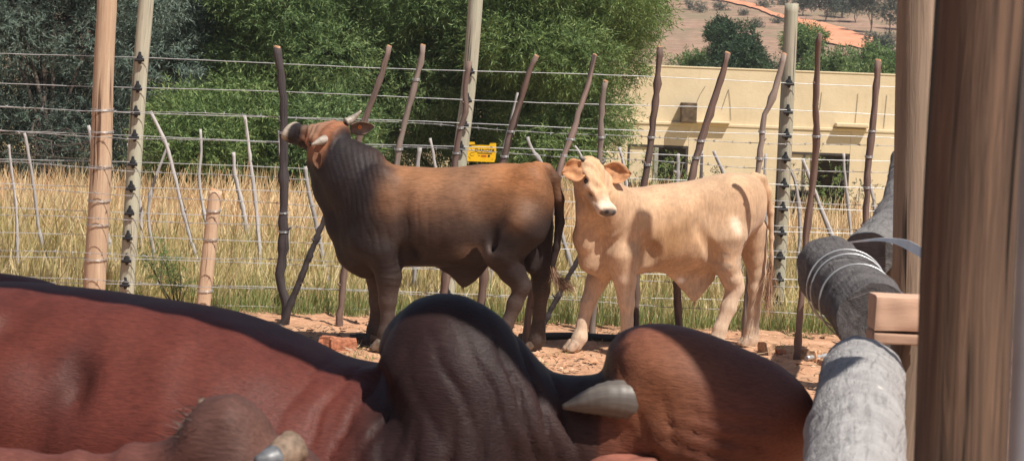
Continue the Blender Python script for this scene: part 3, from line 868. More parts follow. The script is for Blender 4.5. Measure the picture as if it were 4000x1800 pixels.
# trees beyond the house
def crown_cells(u, v_top, v_bot, wpx, shape, seed, n):
    r = np.random.default_rng(seed); out = []
    for _ in range(n):
        a = r.random(); v = v_bot + (v_top - v_bot) * a
        w = wpx * (1 - a ** 1.3 * shape)
        out.append((u + r.uniform(-0.5, 0.5) * w, v))
    return out
def far_tree(label, u, v_top, v_bot, wpx, Y, shape, mat, seed, n, rad, group, ll=0.10, lw=0.020, cat=None, nl=16):
    L = lobes_px(crown_cells(u, v_top, v_bot, wpx, shape, seed, nl), Y, 0.6, rad, seed)
    p = at_y(u, v_bot, Y)
    return tree('background_tree', label, (p[0], Y, float(ground_z(p[0], Y))), L, n, ll, lw, mat, seed, 0.07, 7, 0.16, 0.1, group, 0.3, 6)
GB = 'trees behind the tan house'
far_tree('dark pointed tree with twin tips standing above the tan house roof', 2865, 140, 300, 165, 52, 0.7, L_DEEP, 61, 2600, 0.30, GB, nl=20)
far_tree('slim left tip tree joined to the dark pointed tree over the roof', 2815, 90, 220, 70, 52.5, 0.6, L_DEEP, 62, 1200, 0.20, GB, nl=10)
far_tree('round bush over the roof, left of the dark pointed tree', 2745, 240, 305, 150, 54, 0.4, L_GREEN, 63, 1500, 0.32, GB)
far_tree('low bush over the roof, between the pointed tree and the pale post', 2965, 275, 310, 160, 54, 0.3, L_DEEP, 64, 1300, 0.26, GB)
far_tree('green tree over the roof, just right of the pale post', 3135, 125, 185, 80, 56, 0.5, L_GREEN, 65, 1300, 0.24, GB)
far_tree('thin brownish shrub over the roof under the small green tree', 3140, 225, 300, 100, 56, 0.2, L_FAR, 66, 800, 0.28, GB)
far_tree('spreading green bush over the roof behind the knobbly red stake', 3265, 245, 310, 190, 55, 0.3, L_GREEN, 67, 2100, 0.30, GB, nl=20)
far_tree('round green bush over the roof behind the rightmost dark stake', 3425, 230, 315, 170, 53, 0.35, L_GREEN, 68, 2100, 0.30, GB, nl=20)
far_tree('tall bush over the roof partly behind the tall grey-brown post', 3545, 230, 315, 130, 54, 0.3, L_DEEP, 69, 1500, 0.32, GB)
# trees on the hillside
HG = 'trees scattered on the hillside'
def hill_tree(label, u, v_base, hpx, wpx, seed, n=500, mat=L_FAR, trunk=0.35):
    p = at_ground(u, v_base); Y = p[1]; s_ = Y / F
    H = hpx * s_; W = wpx * s_
    r = np.random.default_rng(seed); L = []
    for _ in range(14):
        a = r.random(); q = W * 0.22 * r.uniform(0.7, 1.3)
        L.append((p[0] + r.uniform(-0.4, 0.4) * W * (1 - 0.4 * a), p[1] + r.uniform(-0.3, 0.3) * W, p[2] + H * (trunk + (0.92 - trunk) * a), q * 1.2, q, q))
    return tree('hill_tree', label, p, L, n, W * 0.075, W * 0.016, mat, seed, W * 0.025, 7, W * 0.1, 0.05, HG, 0.2, 6)
for i, (u, v, h, w, lab) in enumerate([
        (3222, 85, 130, 110, 'tall dark-trunked hillside tree above the red road'), (3290, 70, 110, 100, 'hillside tree in the middle of the clump at the top right'),
        (3345, 90, 130, 100, 'thin grey hillside tree left of the tall grey-brown post'), (3400, 130, 190, 110, 'tallest grey-green hillside tree right of the red road'),
        (3470, 150, 210, 120, 'grey-green hillside tree beside the tall grey-brown post'), (3135, 62, 90, 90, 'hillside tree behind the pale electric post\'s top'),
        (3430, 220, 90, 120, 'grey bush at the lower end of the red road'), (3540, 120, 180, 110, 'grey hillside tree seen behind the tall grey-brown post')]):
    hill_tree(lab, u, v, h, w, 81 + i, 700)
for i, (u, v, h, w, lab) in enumerate([
        (2735, 50, 34, 60, 'small grey shrub on the mauve slope, highest at the left'), (2810, 42, 26, 70, 'flat grey shrub on the mauve slope below the road'), (2960, 108, 40, 62, 'round grey shrub on the mauve slope right of the pointed tree'),
        (3040, 92, 22, 60, 'low grey shrub on the mauve slope near the pale post'), (2905, 62, 24, 50, 'little grey shrub on the mauve slope right under the road'), (2690, 40, 36, 60, 'grey shrub on the mauve slope at the wattle\'s edge'),
        (2985, 30, 26, 70, 'dry shrub above the upper bend of the red road'), (3060, 20, 40, 80, 'brown shrub on the slope above the red road')]):
    hill_tree(lab, u, v, h, w, 101 + i, 260, L_FAR, 0.1)
# ------------------------------------------------------------------ fence materials
M_PEELED = mat_wood('peeled_pole', (0.66, 0.49, 0.34), (0.43, 0.28, 0.185), (0.15, 0.085, 0.055), 1.0, 0.8, 0.6, (0.53, 0.36, 0.24), (0.33, 0.39))
M_SQPOST = mat_wood('grey_treated_post', (0.47, 0.43, 0.33), (0.27, 0.25, 0.19), (0.11, 0.10, 0.08), 1.0, 0.85, 0.5, (0.38, 0.38, 0.29))
M_DARKSTICK = mat_wood('dark_bark_stick', (0.080, 0.064, 0.064), (0.026, 0.022, 0.024), (0.020, 0.016, 0.016), 0.7, 0.8, 0.6, (0.075, 0.062, 0.062))
M_REDSTICK = mat_wood('red_brown_stick', (0.215, 0.150, 0.122), (0.070, 0.050, 0.045), (0.04, 0.025, 0.022), 0.7, 0.75, 0.6, (0.16, 0.095, 0.076))
M_GREYSTICK = mat_wood('grey_brown_stick', (0.32, 0.25, 0.21), (0.15, 0.115, 0.10), (0.06, 0.045, 0.04), 0.7, 0.8, 0.6)
M_DEAD = mat_wood('silver_dead_branch', (0.52, 0.49, 0.47), (0.27, 0.25, 0.24), (0.10, 0.09, 0.09), 0.9, 0.85, 0.5)
M_CUT = mat_plain('fresh_cut_wood', (0.58, 0.33, 0.19), 0.8, 0, 0.2, 60, 0.2, 0.3)
M_WIRE = mat_plain('galvanised_wire', (0.55, 0.56, 0.57), 0.42, 0.55, 0.15, 12, 0.5, 0)
M_BARB = mat_plain('dull_barbed_wire', (0.45, 0.45, 0.45), 0.5, 0.45, 0.3, 30, 0.5, 0)
M_BLACK = mat_plain('black_plastic', (0.018, 0.018, 0.02), 0.45, 0, 0.2, 20, 0.4, 0)

def efence_y(x): return 14.78 + 0.085 * x           # the electric fence runs slightly away to the right
BF_Y = 14.12                                        # the barbed wire line with the stakes
def to_ground(pts):
    """extends the last segment of a leaning stake into the soil"""
    p, q = np.array(pts[-2]), np.array(pts[-1])
    if q[2] > -0.03:
        d = (q - p) / np.linalg.norm(q - p)
        if d[2] > -0.5: d = np.array([d[0] * 0.3, d[1] * 0.3, -1.0])
        q2 = q + d * ((q[2] + 0.06) / -d[2])
        pts = list(pts) + [q2]
    return pts
def stake(name, label, cat, px, y, r0, r1, mat, lump=0.10, seed=0, cut=True, group=None, ties=(), y_base=None, sides=9, knots=2):
    """px: pixels from the top to the lowest visible point"""
    n = len(px)
    yy = [y if y_base is None else y + (y_base - y) * (i / (n - 1)) for i in range(n)]
    pts = [at_y(u, v, w) for (u, v), w in zip(px, yy)]
    pts = to_ground(pts)
    base = pts[-1].copy(); base[2] = 0
    root = tag(empty(name, base), label, cat, group)
    k = 34
    path = smooth_path(pts, k)[::-1] - base
    r = np.random.default_rng(seed + 100)
    path[1:-1] += r.normal(size=(k - 2, 3)) * r0 * (0.10 if knots else 0.012)
    rad = np.linspace(r1, r0, k) * (1 + (0.07 if knots else 0.006) * r.normal(size=k))
    for _ in range(knots + 2 if knots else 0):
        c = r.integers(3, k - 2); rad[c] *= 1.22
    tube('stem', path, rad, mat, root, sides, lump, seed)
    if cut:
        d = path[-1] - path[-2]; d /= np.linalg.norm(d)
        tube('cut_end', [path[-1] - d * 0.004, path[-1] + d * 0.006 + np.array([0.003, 0, 0.002])], [r0 * 0.97, r0 * 0.85], M_CUT, root, sides, 0.1, seed, False)
    for kk in range(knots):
        c = r.integers(5, k - 4); s_ = np.array([r.choice([-1, 1]) * 0.8, -0.5, 0.5]); s_ /= np.linalg.norm(s_)
        p = path[c]
        tube('knot', [p, p + s_ * rad[c] * 0.9, p + s_ * rad[c] * (1.3 + 0.9 * r.random())], [rad[c] * 0.6, rad[c] * 0.42, rad[c] * 0.22], mat, root, 7, 0.1, seed)
    for v in ties:
        j = int(np.argmin(abs(path[:, 2] - (at_y(px[0][0], v, y)[2])))); p = path[j]
        an = np.linspace(0, 4.4 * np.pi, 40); rr = rad[j] * 1.06 + 0.003
        co = np.stack([p[0] + rr * np.cos(an), p[1] + rr * np.sin(an), p[2] + np.linspace(-0.006, 0.012, 40) + 0.006 * np.sin(an)], 1)
        V_, T_, U_ = tube_vf(co, 0.0020, 5); obj('wire_tie', mesh_from('wire_tie', V_, T_, True, U_), M_WIRE, root)
    return root

# tall peeled post and short peeled post at the left
stake('peeled_post', 'thick tall peeled post with long crack, leftmost of all the posts', 'post', [(420, -170), (418, 0), (405, 300), (392, 700), (368, 1110)], 14.26, 0.068, 0.077, M_PEELED, 0.03, 1, False, None, (440, 535, 660, 765, 890, 1000), sides=22, knots=0)
stake('peeled_post', 'short thick peeled post cut off at waist height behind the red-brown bull', 'post', [(842, 745), (820, 950), (795, 1180)], 14.2, 0.046, 0.052, M_PEELED, 0.03, 2, True, None, (820, 930, 1130), sides=20, knots=0)

# electric fence posts with black insulators
W_Z = [1.775, 1.57, 1.395, 1.225, 1.035, 0.862, 0.685, 0.508, 0.345, 0.172, 0.035]
def insulator(root, p):
    mb = MB()
    V_, T_, U_ = tube_vf([p + np.array([0, 0.0, 0.0]), p + np.array([0, -0.030, 0.0]), p + np.array([0, -0.034, 0])], [0.026, 0.022, 0.006], 10); mb.add(V_, T_, U_)
    V_, T_, U_ = tube_vf([p + np.array([0, -0.018, 0.046]), p + np.array([0, -0.018, -0.002])], [0.009, 0.017], 8); mb.add(V_, T_, U_)
    V_, T_, U_ = tube_vf([p + np.array([-0.034, -0.03, -0.012]), p + np.array([0.034, -0.03, -0.012])], [0.011, 0.011], 8); mb.add(V_, T_, U_)
    V_, T_, U_ = tube_vf([p + np.array([0, -0.014, -0.01]), p + np.array([0, -0.01, -0.038])], [0.016, 0.010], 8); mb.add(V_, T_, U_)
    obj('insulator', mb.mesh('insulator', False), M_BLACK, root)
def epost(label, px, r, n_skip=(), top_cut=False):
    y = efence_y(at_y(px[-1][0], px[-1][1], 14.8)[0]) + 0.045
    pts = to_ground([at_y(u, v, y) for u, v in px])
    base = pts[-1].copy(); base[2] = 0
    root = tag(empty('fence_post', base), label, 'post', 'electric fence posts')
    path = smooth_path(pts, 40)[::-1] - base
    tube('pole', path, np.linspace(r * 1.08, r, 40), M_SQPOST, root, 14, 0.035, int(px[0][0]))
    for i, z in enumerate(W_Z):
        if i in n_skip: continue
        j = int(np.argmin(abs(path[:, 2] - z))); p = path[j].copy(); p[2] = z; p[1] -= r * 0.95
        insulator(root, p)
    return root
epost('grey electric fence post with insulators right beside the thick peeled post', [(588, -150), (572, 0), (545, 330), (520, 720), (494, 1135)], 0.052)
epost('grey electric fence post with the yellow sign on it, above the brown bull', [(1866, -120), (1858, 0), (1832, 330), (1792, 660), (1745, 1170)], 0.052)
epost('pale grey electric fence post with insulators, just behind the calf\'s tail', [(3092, 15), (3078, 330), (3060, 700), (3030, 1250)], 0.050)

# leaning stakes of the kraal fence
ST = 'bark stakes of the barbed wire fence'
stake('fence_stake', 'charred black stake forked at its base, by the brown bull\'s muzzle', 'stake', [(1083, 185), (1092, 260), (1106, 400), (1108, 560), (1108, 800), (1104, 1000), (1094, 1095), (1118, 1180), (1116, 1262)], 14.02, 0.026, 0.034, M_DARKSTICK, 0.08, 11, True, ST, (530, 830, 900))
stake('fence_brace', 'black diagonal brace leaning from the forked stake under the bull\'s throat', 'stake', [(1278, 828), (1225, 960), (1165, 1110), (1120, 1225)], 13.98, 0.017, 0.027, M_DARKSTICK, 0.08, 12, False, ST)
stake('fence_stake', 'red stripped stake with a splintered top above the brown bull\'s horn', 'stake', [(1520, 182), (1500, 260), (1462, 370), (1420, 480), (1400, 560), (1380, 700), (1360, 900)], 14.04, 0.019, 0.024, M_REDSTICK, 0.10, 13, True, ST, (500,))
stake('fence_stake', 'grey-brown stake with a torn top over the bull\'s withers', 'stake', [(1652, 178), (1640, 260), (1602, 400), (1570, 520), (1550, 640), (1530, 800), (1510, 1000)], 14.04, 0.019, 0.025, M_GREYSTICK, 0.08, 14, True, ST, (330, 596))
stake('fence_stake', 'knotty red-grey stake standing directly in front of the sign\'s post', 'stake', [(1833, 240), (1818, 340), (1820, 430), (1800, 500), (1782, 600), (1770, 760), (1748, 1000), (1738, 1120)], 14.04, 0.019, 0.027, M_REDSTICK, 0.08, 15, False, ST, (500, 600))
stake('fence_stake', 'long mauve-grey stake right of the yellow sign, with smooth cut top', 'stake', [(2096, 220), (2060, 300), (2040, 380), (2000, 500), (1968, 620), (1930, 800), (1897, 1020), (1880, 1180)], 14.04, 0.018, 0.028, M_REDSTICK, 0.08, 16, True, ST, (520, 600))
stake('fence_stake', 'crooked red-brown stake rising just left of the calf\'s ear', 'stake', [(2322, 218), (2306, 290), (2285, 370), (2260, 440), (2240, 520), (2205, 600), (2185, 670), (2140, 880), (2078, 1140), (2048, 1352)], 13.9, 0.018, 0.025, M_REDSTICK, 0.08, 17, True, ST, (545, 600), y_base=13.30)
stake('fence_stake', 'short straight grey stake with round cut top above the calf\'s head', 'stake', [(2366, 318), (2352, 420), (2346, 560), (2340, 700)], 14.04, 0.019, 0.022, M_GREYSTICK, 0.06, 18, True, ST, (540,))
stake('fence_stake', 'dark red stake in front of the house\'s left window', 'stake', [(2577, 185), (2570, 300), (2558, 420), (2548, 520), (2530, 640), (2505, 800), (2490, 1000), (2482, 1240)], 14.04, 0.021, 0.026, M_REDSTICK, 0.08, 19, True, ST, (540, 640))
stake('fence_stake', 'thick dark leaning stake just right of the house\'s left window', 'stake', [(2842, 208), (2820, 300), (2790, 390), (2755, 500), (2725, 600), (2700, 700), (2675, 900), (2645, 1100), (2655, 1290)], 14.04, 0.022, 0.028, M_REDSTICK, 0.08, 20, True, ST, (545, 630))
stake('fence_stake', 'brown leaning stake touching the pale electric post above the calf\'s rump', 'stake', [(3064, 212), (3045, 290), (3010, 400), (2985, 450), (2975, 540), (2960, 680), (2945, 850), (2930, 1050)], 14.04, 0.020, 0.024, M_GREYSTICK, 0.08, 21, True, ST, (535, 640))
stake('fence_stake', 'thin knobbly red stake standing alone in front, tallest right of the calf', 'stake', [(3204, 132), (3195, 200), (3192, 300), (3186, 420), (3190, 520), (3185, 620), (3170, 760), (3152, 900), (3130, 1150), (3112, 1398)], 12.86, 0.017, 0.023, M_REDSTICK, 0.12, 22, False, ST, (530,), y_base=13.2, sides=9, knots=5)
stake('fence_stake', 'straight dark stake with pale cut top, rightmost before the big posts', 'stake', [(3430, 236), (3422, 350), (3408, 500), (3392, 640), (3380, 860)], 14.04, 0.022, 0.026, M_REDSTICK, 0.08, 23, True, ST, (525, 615, 750))
stake('fence_brace', 'black diagonal brace between the two animals\' legs', 'stake', [(2275, 985), (2215, 1090), (2150, 1215)], 13.98, 0.017, 0.022, M_DARKSTICK, 0.08, 24, False, ST)

# silvery dead branches standing behind the fence
DB = [([(35, 565), (42, 640), (58, 760), (66, 880), (68, 1000)], 'short silver dead branch nearest to the left edge of the picture'),
      ([(95, 520), (112, 600), (135, 750), (150, 880), (178, 1005)], 'leaning silver dead branch, second from the left edge'),
      ([(345, 490), (358, 560), (362, 640), (385, 800), (432, 975)], 'pale dead branch half hidden behind the thick peeled post'),
      ([(500, 560), (512, 640), (548, 800), (552, 930)], 'thin pale dead branch half hidden behind the left electric post'),
      ([(588, 435), (630, 520), (660, 600), (690, 720), (730, 880), (770, 1010)], 'long leaning dead branch crossing another one to form an X'),
      ([(658, 560), (620, 660), (590, 750), (580, 850), (600, 985)], 'bowed grey dead branch with its tip on the long leaning one'),
      ([(783, 505), (785, 600), (778, 700), (795, 820), (815, 930)], 'upright white dead branch left of the short peeled post'),
      ([(912, 595), (918, 680), (945, 800), (965, 900), (978, 1000)], 'short grey dead branch just right of the short peeled post'),
      ([(955, 450), (968, 540), (982, 660), (1000, 800), (1018, 1020)], 'tall pale dead branch between short peeled post and charred stake'),
      ([(1192, 650), (1205, 740), (1235, 870), (1262, 1000)], 'pale dead branch under the brown bull\'s chin'),
      ([(1090, 510), (1095, 620), (1110, 800), (1135, 1000)], 'thin white dead branch tight against the charred stake'),
      ([(1680, 540), (1692, 600), (1702, 680), (1710, 800)], 'pale dead branch showing between bull\'s back and sign\'s post'),
      ([(1640, 575), (1632, 640), (1628, 800)], 'thinnest grey dead branch showing above the bull\'s back'),
      ([(2022, 362), (2000, 450), (1978, 540), (1965, 610), (1950, 760)], 'thin white dead branch leaning along the long mauve stake'),
      ([(2060, 535), (2080, 590), (2115, 640), (2150, 760)], 'slanted dead branch above the brown bull\'s tail'),
      ([(2245, 570), (2268, 605), (2300, 700)], 'slanted dead branch above the calf\'s left ear'),
      ([(2418, 575), (2430, 620), (2442, 680), (2450, 800)], 'pale dead branch above the calf\'s right ear'),
      ([(2650, 600), (2648, 660), (2645, 760)], 'upright pale dead branch in front of the left window\'s dark pane'),
      ([(2742, 590), (2740, 650), (2738, 760)], 'thin dead branch beside the thick dark leaning stake'),
      ([(2788, 590), (2805, 630), (2830, 690), (2850, 800)], 'stout slanted dead branch above the calf\'s back'),
      ([(2992, 600), (2988, 680), (2990, 780)], 'short dead branch between brown leaning stake and pale post'),
      ([(3072, 640), (3100, 690), (3118, 780), (3126, 900), (3120, 1000)], 'bent grey dead branch just right of the pale electric post'),
      ([(3135, 620), (3160, 690), (3195, 780), (3225, 860), (3258, 940)], 'dead branch slanting behind the knobbly red stake'),
      ([(3296, 600), (3300, 680), (3312, 790), (3322, 900)], 'stout upright dead branch at the right window\'s edge'),
      ([(3400, 720), (3412, 780), (3422, 860), (3430, 960)], 'thin dead branch right behind the rightmost dark stake')]
for i, (px, lab) in enumerate(DB):
    rr = 0.012 + 0.006 * ((i * 7) % 5) / 4
    stake('dead_branch', lab, 'branch', px, 15.3 + 0.12 * (i % 4), rr * 0.75, rr * 1.25, M_DEAD, 0.14, 40 + i, False, 'silvery dead branches behind the fence', sides=7, knots=1)

# wires
NAMES = ['topmost', 'second', 'third', 'fourth', 'fifth', 'sixth', 'seventh', 'eighth', 'ninth', 'tenth', 'eleventh']
def wire(name, label, cat, ys, zf, rad, mat, group, barbs=False, seed=0, x0_=-6.2, x1_=5.6, kink=0.002):
    r = np.random.default_rng(seed)
    n = 118; x = np.linspace(x0_, x1_, n)
    z = np.array([zf(q) for q in x]) + np.cumsum(r.normal(size=n)) * kink * 0.5 * 0 + r.normal(size=n) * kink
    p = np.stack([x, np.array([ys(q) for q in x]), z], 1)
    mb = MB()
    V_, T_, U_ = tube_vf(p, rad, 5, False); mb.add(V_, T_, U_)
    if barbs:
        for xb in np.arange(x0_ + r.random() * 0.1, x1_, 0.125):
            zc = np.interp(xb, x, z); yc = ys(xb)
            c = np.array([xb, yc, zc])
            an = np.linspace(0, 4 * np.pi, 12)
            V_, T_, U_ = tube_vf(np.stack([xb + np.linspace(-0.006, 0.006, 12), yc + 0.0045 * np.cos(an), zc + 0.0045 * np.sin(an)], 1), 0.0016, 4, False); mb.add(V_, T_, U_)
            for s_ in range(4):
                d = r.normal(size=3); d[0] *= 0.8; d /= np.linalg.norm(d)
                V_, T_, U_ = tube_vf([c, c + d * 0.020], [0.0019, 0.0007], 4, False); mb.add(V_, T_, U_)
    o = obj(name, mb.mesh(name), mat)
    return tag(o, label, cat, group)
for i, z in enumerate(W_Z):
    wire('smooth_wire', NAMES[i] + ' smooth fence wire counted from the top, held by insulators', 'wire', lambda q: efence_y(q) - 0.035,
         (lambda z_: (lambda q: z_ - 0.006 * math.sin(q * 1.9 + z_ * 9) * (z_ > 0.1)))(z), 0.0027, M_WIRE, 'smooth electric fence wires', False, 200 + i, kink=0.0006)
for i, z in enumerate([1.385, 1.215, 0.985, 0.80, 0.63, 0.40, 0.215]):
    wire('barbed_wire', NAMES[i] + ' barbed wire counted from the top, tied to the bark stakes', 'wire', lambda q: BF_Y - 0.025 + 0.004 * math.sin(q * 3),
         (lambda z_: (lambda q: z_ + 0.012 * math.sin(q * 1.3 + z_ * 7) + 0.006 * math.sin(q * 4.1 + z_ * 3) - 0.01 * q))(z), 0.0024, M_BARB, 'barbed wires', True, 220 + i, kink=0.0012)

# yellow warning sign on the electric post
def sign():
    c = at_y(1880, 594, 14.80); W, H = 0.215, 0.140
    root = tag(empty('warning_sign', (c[0], c[1], c[2])), 'yellow electric fence warning sign reading DANGER hanging above the brown bull\'s back', 'sign')
    root.rotation_euler = (0, math.radians(0.2), 0)
    m_y = mat_plain('sign_yellow', (0.86, 0.50, 0.015), 0.4, 0, 0.05, 10, 0.4, 0.1)
    m_k = mat_plain('sign_black', (0.03, 0.025, 0.02), 0.5, 0, 0.1, 10, 0.3, 0)
    m_o = mat_plain('sign_orange', (0.75, 0.24, 0.02), 0.5, 0, 0.05, 10, 0.3, 0)
    w, h = W / 2, H / 2
    out = [(-w * 0.93, -h), (w * 0.90, -h), (w * 0.97, -h * 0.6), (w, 0.1 * h), (w * 0.98, h * 0.95), (w * 0.88, h), (w * 0.56, h), (w * 0.52, h * 0.72), (-w * 0.42, h * 0.72), (-w * 0.48, h), (-w * 0.86, h), (-w * 0.95, h * 0.9), (-w, 0), (-w * 0.98, -h * 0.6)]
    n = len(out); V = [(x, -0.004, z) for x, z in out] + [(x, 0.0, z) for x, z in out]
    me = bpy.data.meshes.new('plate'); me.from_pydata(V, [], [list(range(n))[::1], list(range(2 * n - 1, n - 1, -1))] + [[i, i + n, (i + 1) % n + n, (i + 1) % n] for i in range(n)])
    obj('plate', me, m_y, root)
    def txt(s, size, x, z, mat, nm='lettering'):
        cu = bpy.data.curves.new(nm, 'FONT'); cu.body = s; cu.size = size; cu.align_x = 'CENTER'; cu.align_y = 'CENTER'; cu.extrude = 0.0006
        to = bpy.data.objects.new('tmp', cu); COL.objects.link(to)
        dg_ = bpy.context.evaluated_depsgraph_get()
        me = bpy.data.meshes.new_from_object(to.evaluated_get(dg_)); me.name = nm
        bpy.data.objects.remove(to)
        o = obj(nm, me, mat, root, (x, -0.0056, z)); o.rotation_euler = (math.radians(90), 0, 0)
        o.scale = (1.15, 1, 1)
    txt('DANGER', 0.031, 0.026, 0.012, m_k)
    for (x0_, x1_, z0_, z1_, mm, nm) in ((-0.028, 0.078, -0.010, -0.0055, m_k, 'print_line'), (0.0, 0.040, -0.034, -0.020, m_o, 'print_panel'), (0.004, 0.036, -0.029, -0.025, m_k, 'print_line'),
                                         (-0.022, -0.006, -0.027, -0.025, m_k, 'print_line'), (-0.088, -0.072, 0.036, 0.044, m_k, 'print_mark'), (0.064, 0.080, 0.036, 0.044, m_k, 'print_mark')):
        box(nm, (x0_, -0.0056 - 0.0004 * (nm == 'print_line'), z0_), (x1_, -0.0036, z1_), mm, root)
    V_, T_, U_ = tube_vf([(0.056, -0.0036, -0.026), (0.056, -0.0058, -0.026)], [0.0085, 0.0085], 16); obj('print_disc', mesh_from('print_disc', V_, T_, False, U_), m_k, root)
    def stroke(pts, r=0.0012): V_, T_, U_ = tube_vf([(x, -0.0045, z) for x, z in pts], r, 5); obj('print_line', mesh_from('print_line', V_, T_, True, U_), m_k, root)
    stroke([(-0.075, 0.02), (-0.068, 0.008), (-0.055, 0.014), (-0.04, 0.006), (-0.05, -0.004), (-0.068, -0.006), (-0.083, -0.016), (-0.076, -0.028), (-0.062, -0.030), (-0.05, -0.022)])
    stroke([(-0.085, 0.012), (-0.079, 0.004)]); stroke([(-0.092, -0.036), (-0.082, -0.042), (-0.078, -0.055)]); stroke([(0.078, -0.052), (0.086, -0.046)])
    # two hooks hold it on the wire
    for x in (-0.07, 0.07):
        tube('hook', [(x, -0.002, h * 0.8), (x, 0.012, h * 0.95), (x, 0.012, h * 0.6)], 0.003, m_y, root, 6)
sign()

# ------------------------------------------------------------------ big timbers at the right
M_LOG = mat_bark('weathered_grey_log', (0.40, 0.39, 0.385), (0.24, 0.23, 0.228), (0.58, 0.55, 0.50))
M_LOGB = mat_bark('dark_barked_log', (0.155, 0.145, 0.145), (0.060, 0.054, 0.054), (0.33, 0.30, 0.27), 0.9, 0.6, 1.0)
M_LOGC = mat_bark('grey_barked_log', (0.235, 0.225, 0.22), (0.10, 0.095, 0.093), (0.36, 0.27, 0.20), 0.9, 0.7, 1.0)
M_POSTD = mat_wood('stained_brown_post', (0.195, 0.122, 0.082), (0.050, 0.034, 0.026), (0.015, 0.010, 0.008), 1.3, 0.65, 0.9, (0.085, 0.050, 0.034), (0.36, 0.42))
M_POST2 = mat_wood('grey_brown_post', (0.33, 0.245, 0.18), (0.13, 0.095, 0.07), (0.04, 0.03, 0.024), 1.0, 0.85, 0.9, None, (0.35, 0.41))
M_SAWN = mat_wood('sawn_pink_wood', (0.58, 0.38, 0.27), (0.38, 0.235, 0.165), (0.17, 0.09, 0.06), 0.5, 0.8, 0.3)
def log(name, label, cat, px, ys, r0, r1, mat, seed, lump=0.05, sides=44, n=120, group=None):
    pts = [at_y(u, v, y) for (u, v), y in zip(px, ys)]
    base = pts[0].copy()
    root = tag(empty(name, base), label, cat, group)
    path = smooth_path(pts, n) - base
    r = np.random.default_rng(seed)
    rad = np.linspace(r0, r1, n) * (1 + 0.012 * r.normal(size=n))
    for _ in range(9):
        c = r.uniform(0, 1); rad = rad * (1 + r.uniform(-0.035, 0.05) * np.exp(-((np.linspace(0, 1, n) - c) / 0.03) ** 2))
    o = tube('trunk', path, rad, mat, root, sides, lump, seed)
    co = np.empty(len(o.data.vertices) * 3, np.float32); o.data.vertices.foreach_get('co', co); co = co.reshape(-1, 3).astype(float)
    k = n * sides; ax = np.repeat(path, sides, 0); d = co[:k] - ax
    co[:k] += d * (0.10 * (vnoise(co[:k], 9, seed) - 0.5) + 0.07 * (vnoise(co[:k], 24, seed + 1) - 0.5) + 0.05 * (vnoise(co[:k], 60, seed + 2) - 0.5))[:, None]
    o.data.vertices.foreach_set('co', co.astype(np.float32).ravel())
    return root, path, rad
RG = 'log rails on the right'
lA, pA, rA = log('log_rail', 'smooth grey log rail nearest the camera, in the lower right corner', 'log', [(3300, 2700), (3330, 1985), (3352, 1640), (3372, 1462)], [2.35, 3.30, 4.05, 4.85], 0.098, 0.092, M_LOG, 301, 0.035, group=RG)
lB, pB, rB = log('log_rail', 'dark barked log rail wrapped with wire, middle of the three log rails', 'log', [(3420, 1262), (3330, 1155), (3250, 1062)], [5.35, 6.0, 6.6], 0.100, 0.112, M_LOGB, 302, 0.07, group=RG)
lC, pC, rC = log('log_rail', 'grey log rail climbing away behind the tall posts, farthest of the log rails', 'log', [(3395, 1000), (3470, 905), (3520, 800), (3532, 715), (3530, 630)], [6.9, 8.0, 9.4, 11.2, 13.2], 0.088, 0.088, M_LOGC, 303, 0.07, group=RG)
for kk, (j, col) in enumerate(((45, M_WIRE), (70, M_WIRE), (78, M_WIRE))):
    an = np.linspace(0, 2 * np.pi, 40)
    d = pB[j + 1] - pB[j]; d /= np.linalg.norm(d); a = np.cross(d, (0, 0, 1)); a /= np.linalg.norm(a); b_ = np.cross(a, d)
    co = pB[j] + np.cos(an)[:, None] * a * (rB[j] * 1.04 + 0.004) + np.sin(an)[:, None] * b_ * (rB[j] * 1.04 + 0.004)
    V_, T_, U_ = tube_vf(co, 0.0028, 6, False); obj('wire_wrap', mesh_from('wire_wrap', V_, T_, True, U_), col, lB)
tube('broken_end', [pB[-1] - np.array([0, 0.0, 0]), pB[-1] + (pB[-1] - pB[-2]) * 0.4], [0.090, 0.07], mat_plain('brown_rotten_wood', (0.13, 0.07, 0.04), 0.95, 0, 0.4, 50, 0.1, 0.9), lB, 18, 0.2, 5, False)

def post(name, label, px, y, r0, r1, mat, seed, top_v=None, lump=0.03, sides=30):
    pts = to_ground([at_y(u, v, y) for u, v in px])
    base = pts[-1].copy(); base[2] = 0
    root = tag(empty(name, base), label, 'post')
    path = smooth_path(pts, 60)[::-1] - base
    tube('pole', path, np.linspace(r1, r0, 60), mat, root, sides, lump, seed)
    return root, path, base
# near stained post
p_near, path_n, base_n = post('timber_post', 'massive dark brown timber post at the right edge, nearest the camera', [(3890, -600), (3842, 0), (3782, 900), (3744, 1800)], 2.7, 0.0605, 0.0625, M_POSTD, 311, lump=0.03)
post('timber_post', 'tall grey-brown timber post partly hidden behind the massive dark one', [(3586, -400), (3579, 0), (3568, 500), (3560, 930)], 6.75, 0.060, 0.062, M_POST2, 312)
post('timber_post', 'tall unseen post added behind the grey-brown timber post, shading the calf flank', [(3640, -1180), (3626, 0), (3605, 500), (3600, 930)], 11.6, 0.082, 0.088, M_POST2, 317)  # hidden post added to cast a shadow on the calf's flank
post('timber_post', 'short squat timber post under the curved metal strip', [(3505, 962), (3495, 1160)], 7.0, 0.046, 0.048, M_POST2, 313, lump=0.05)
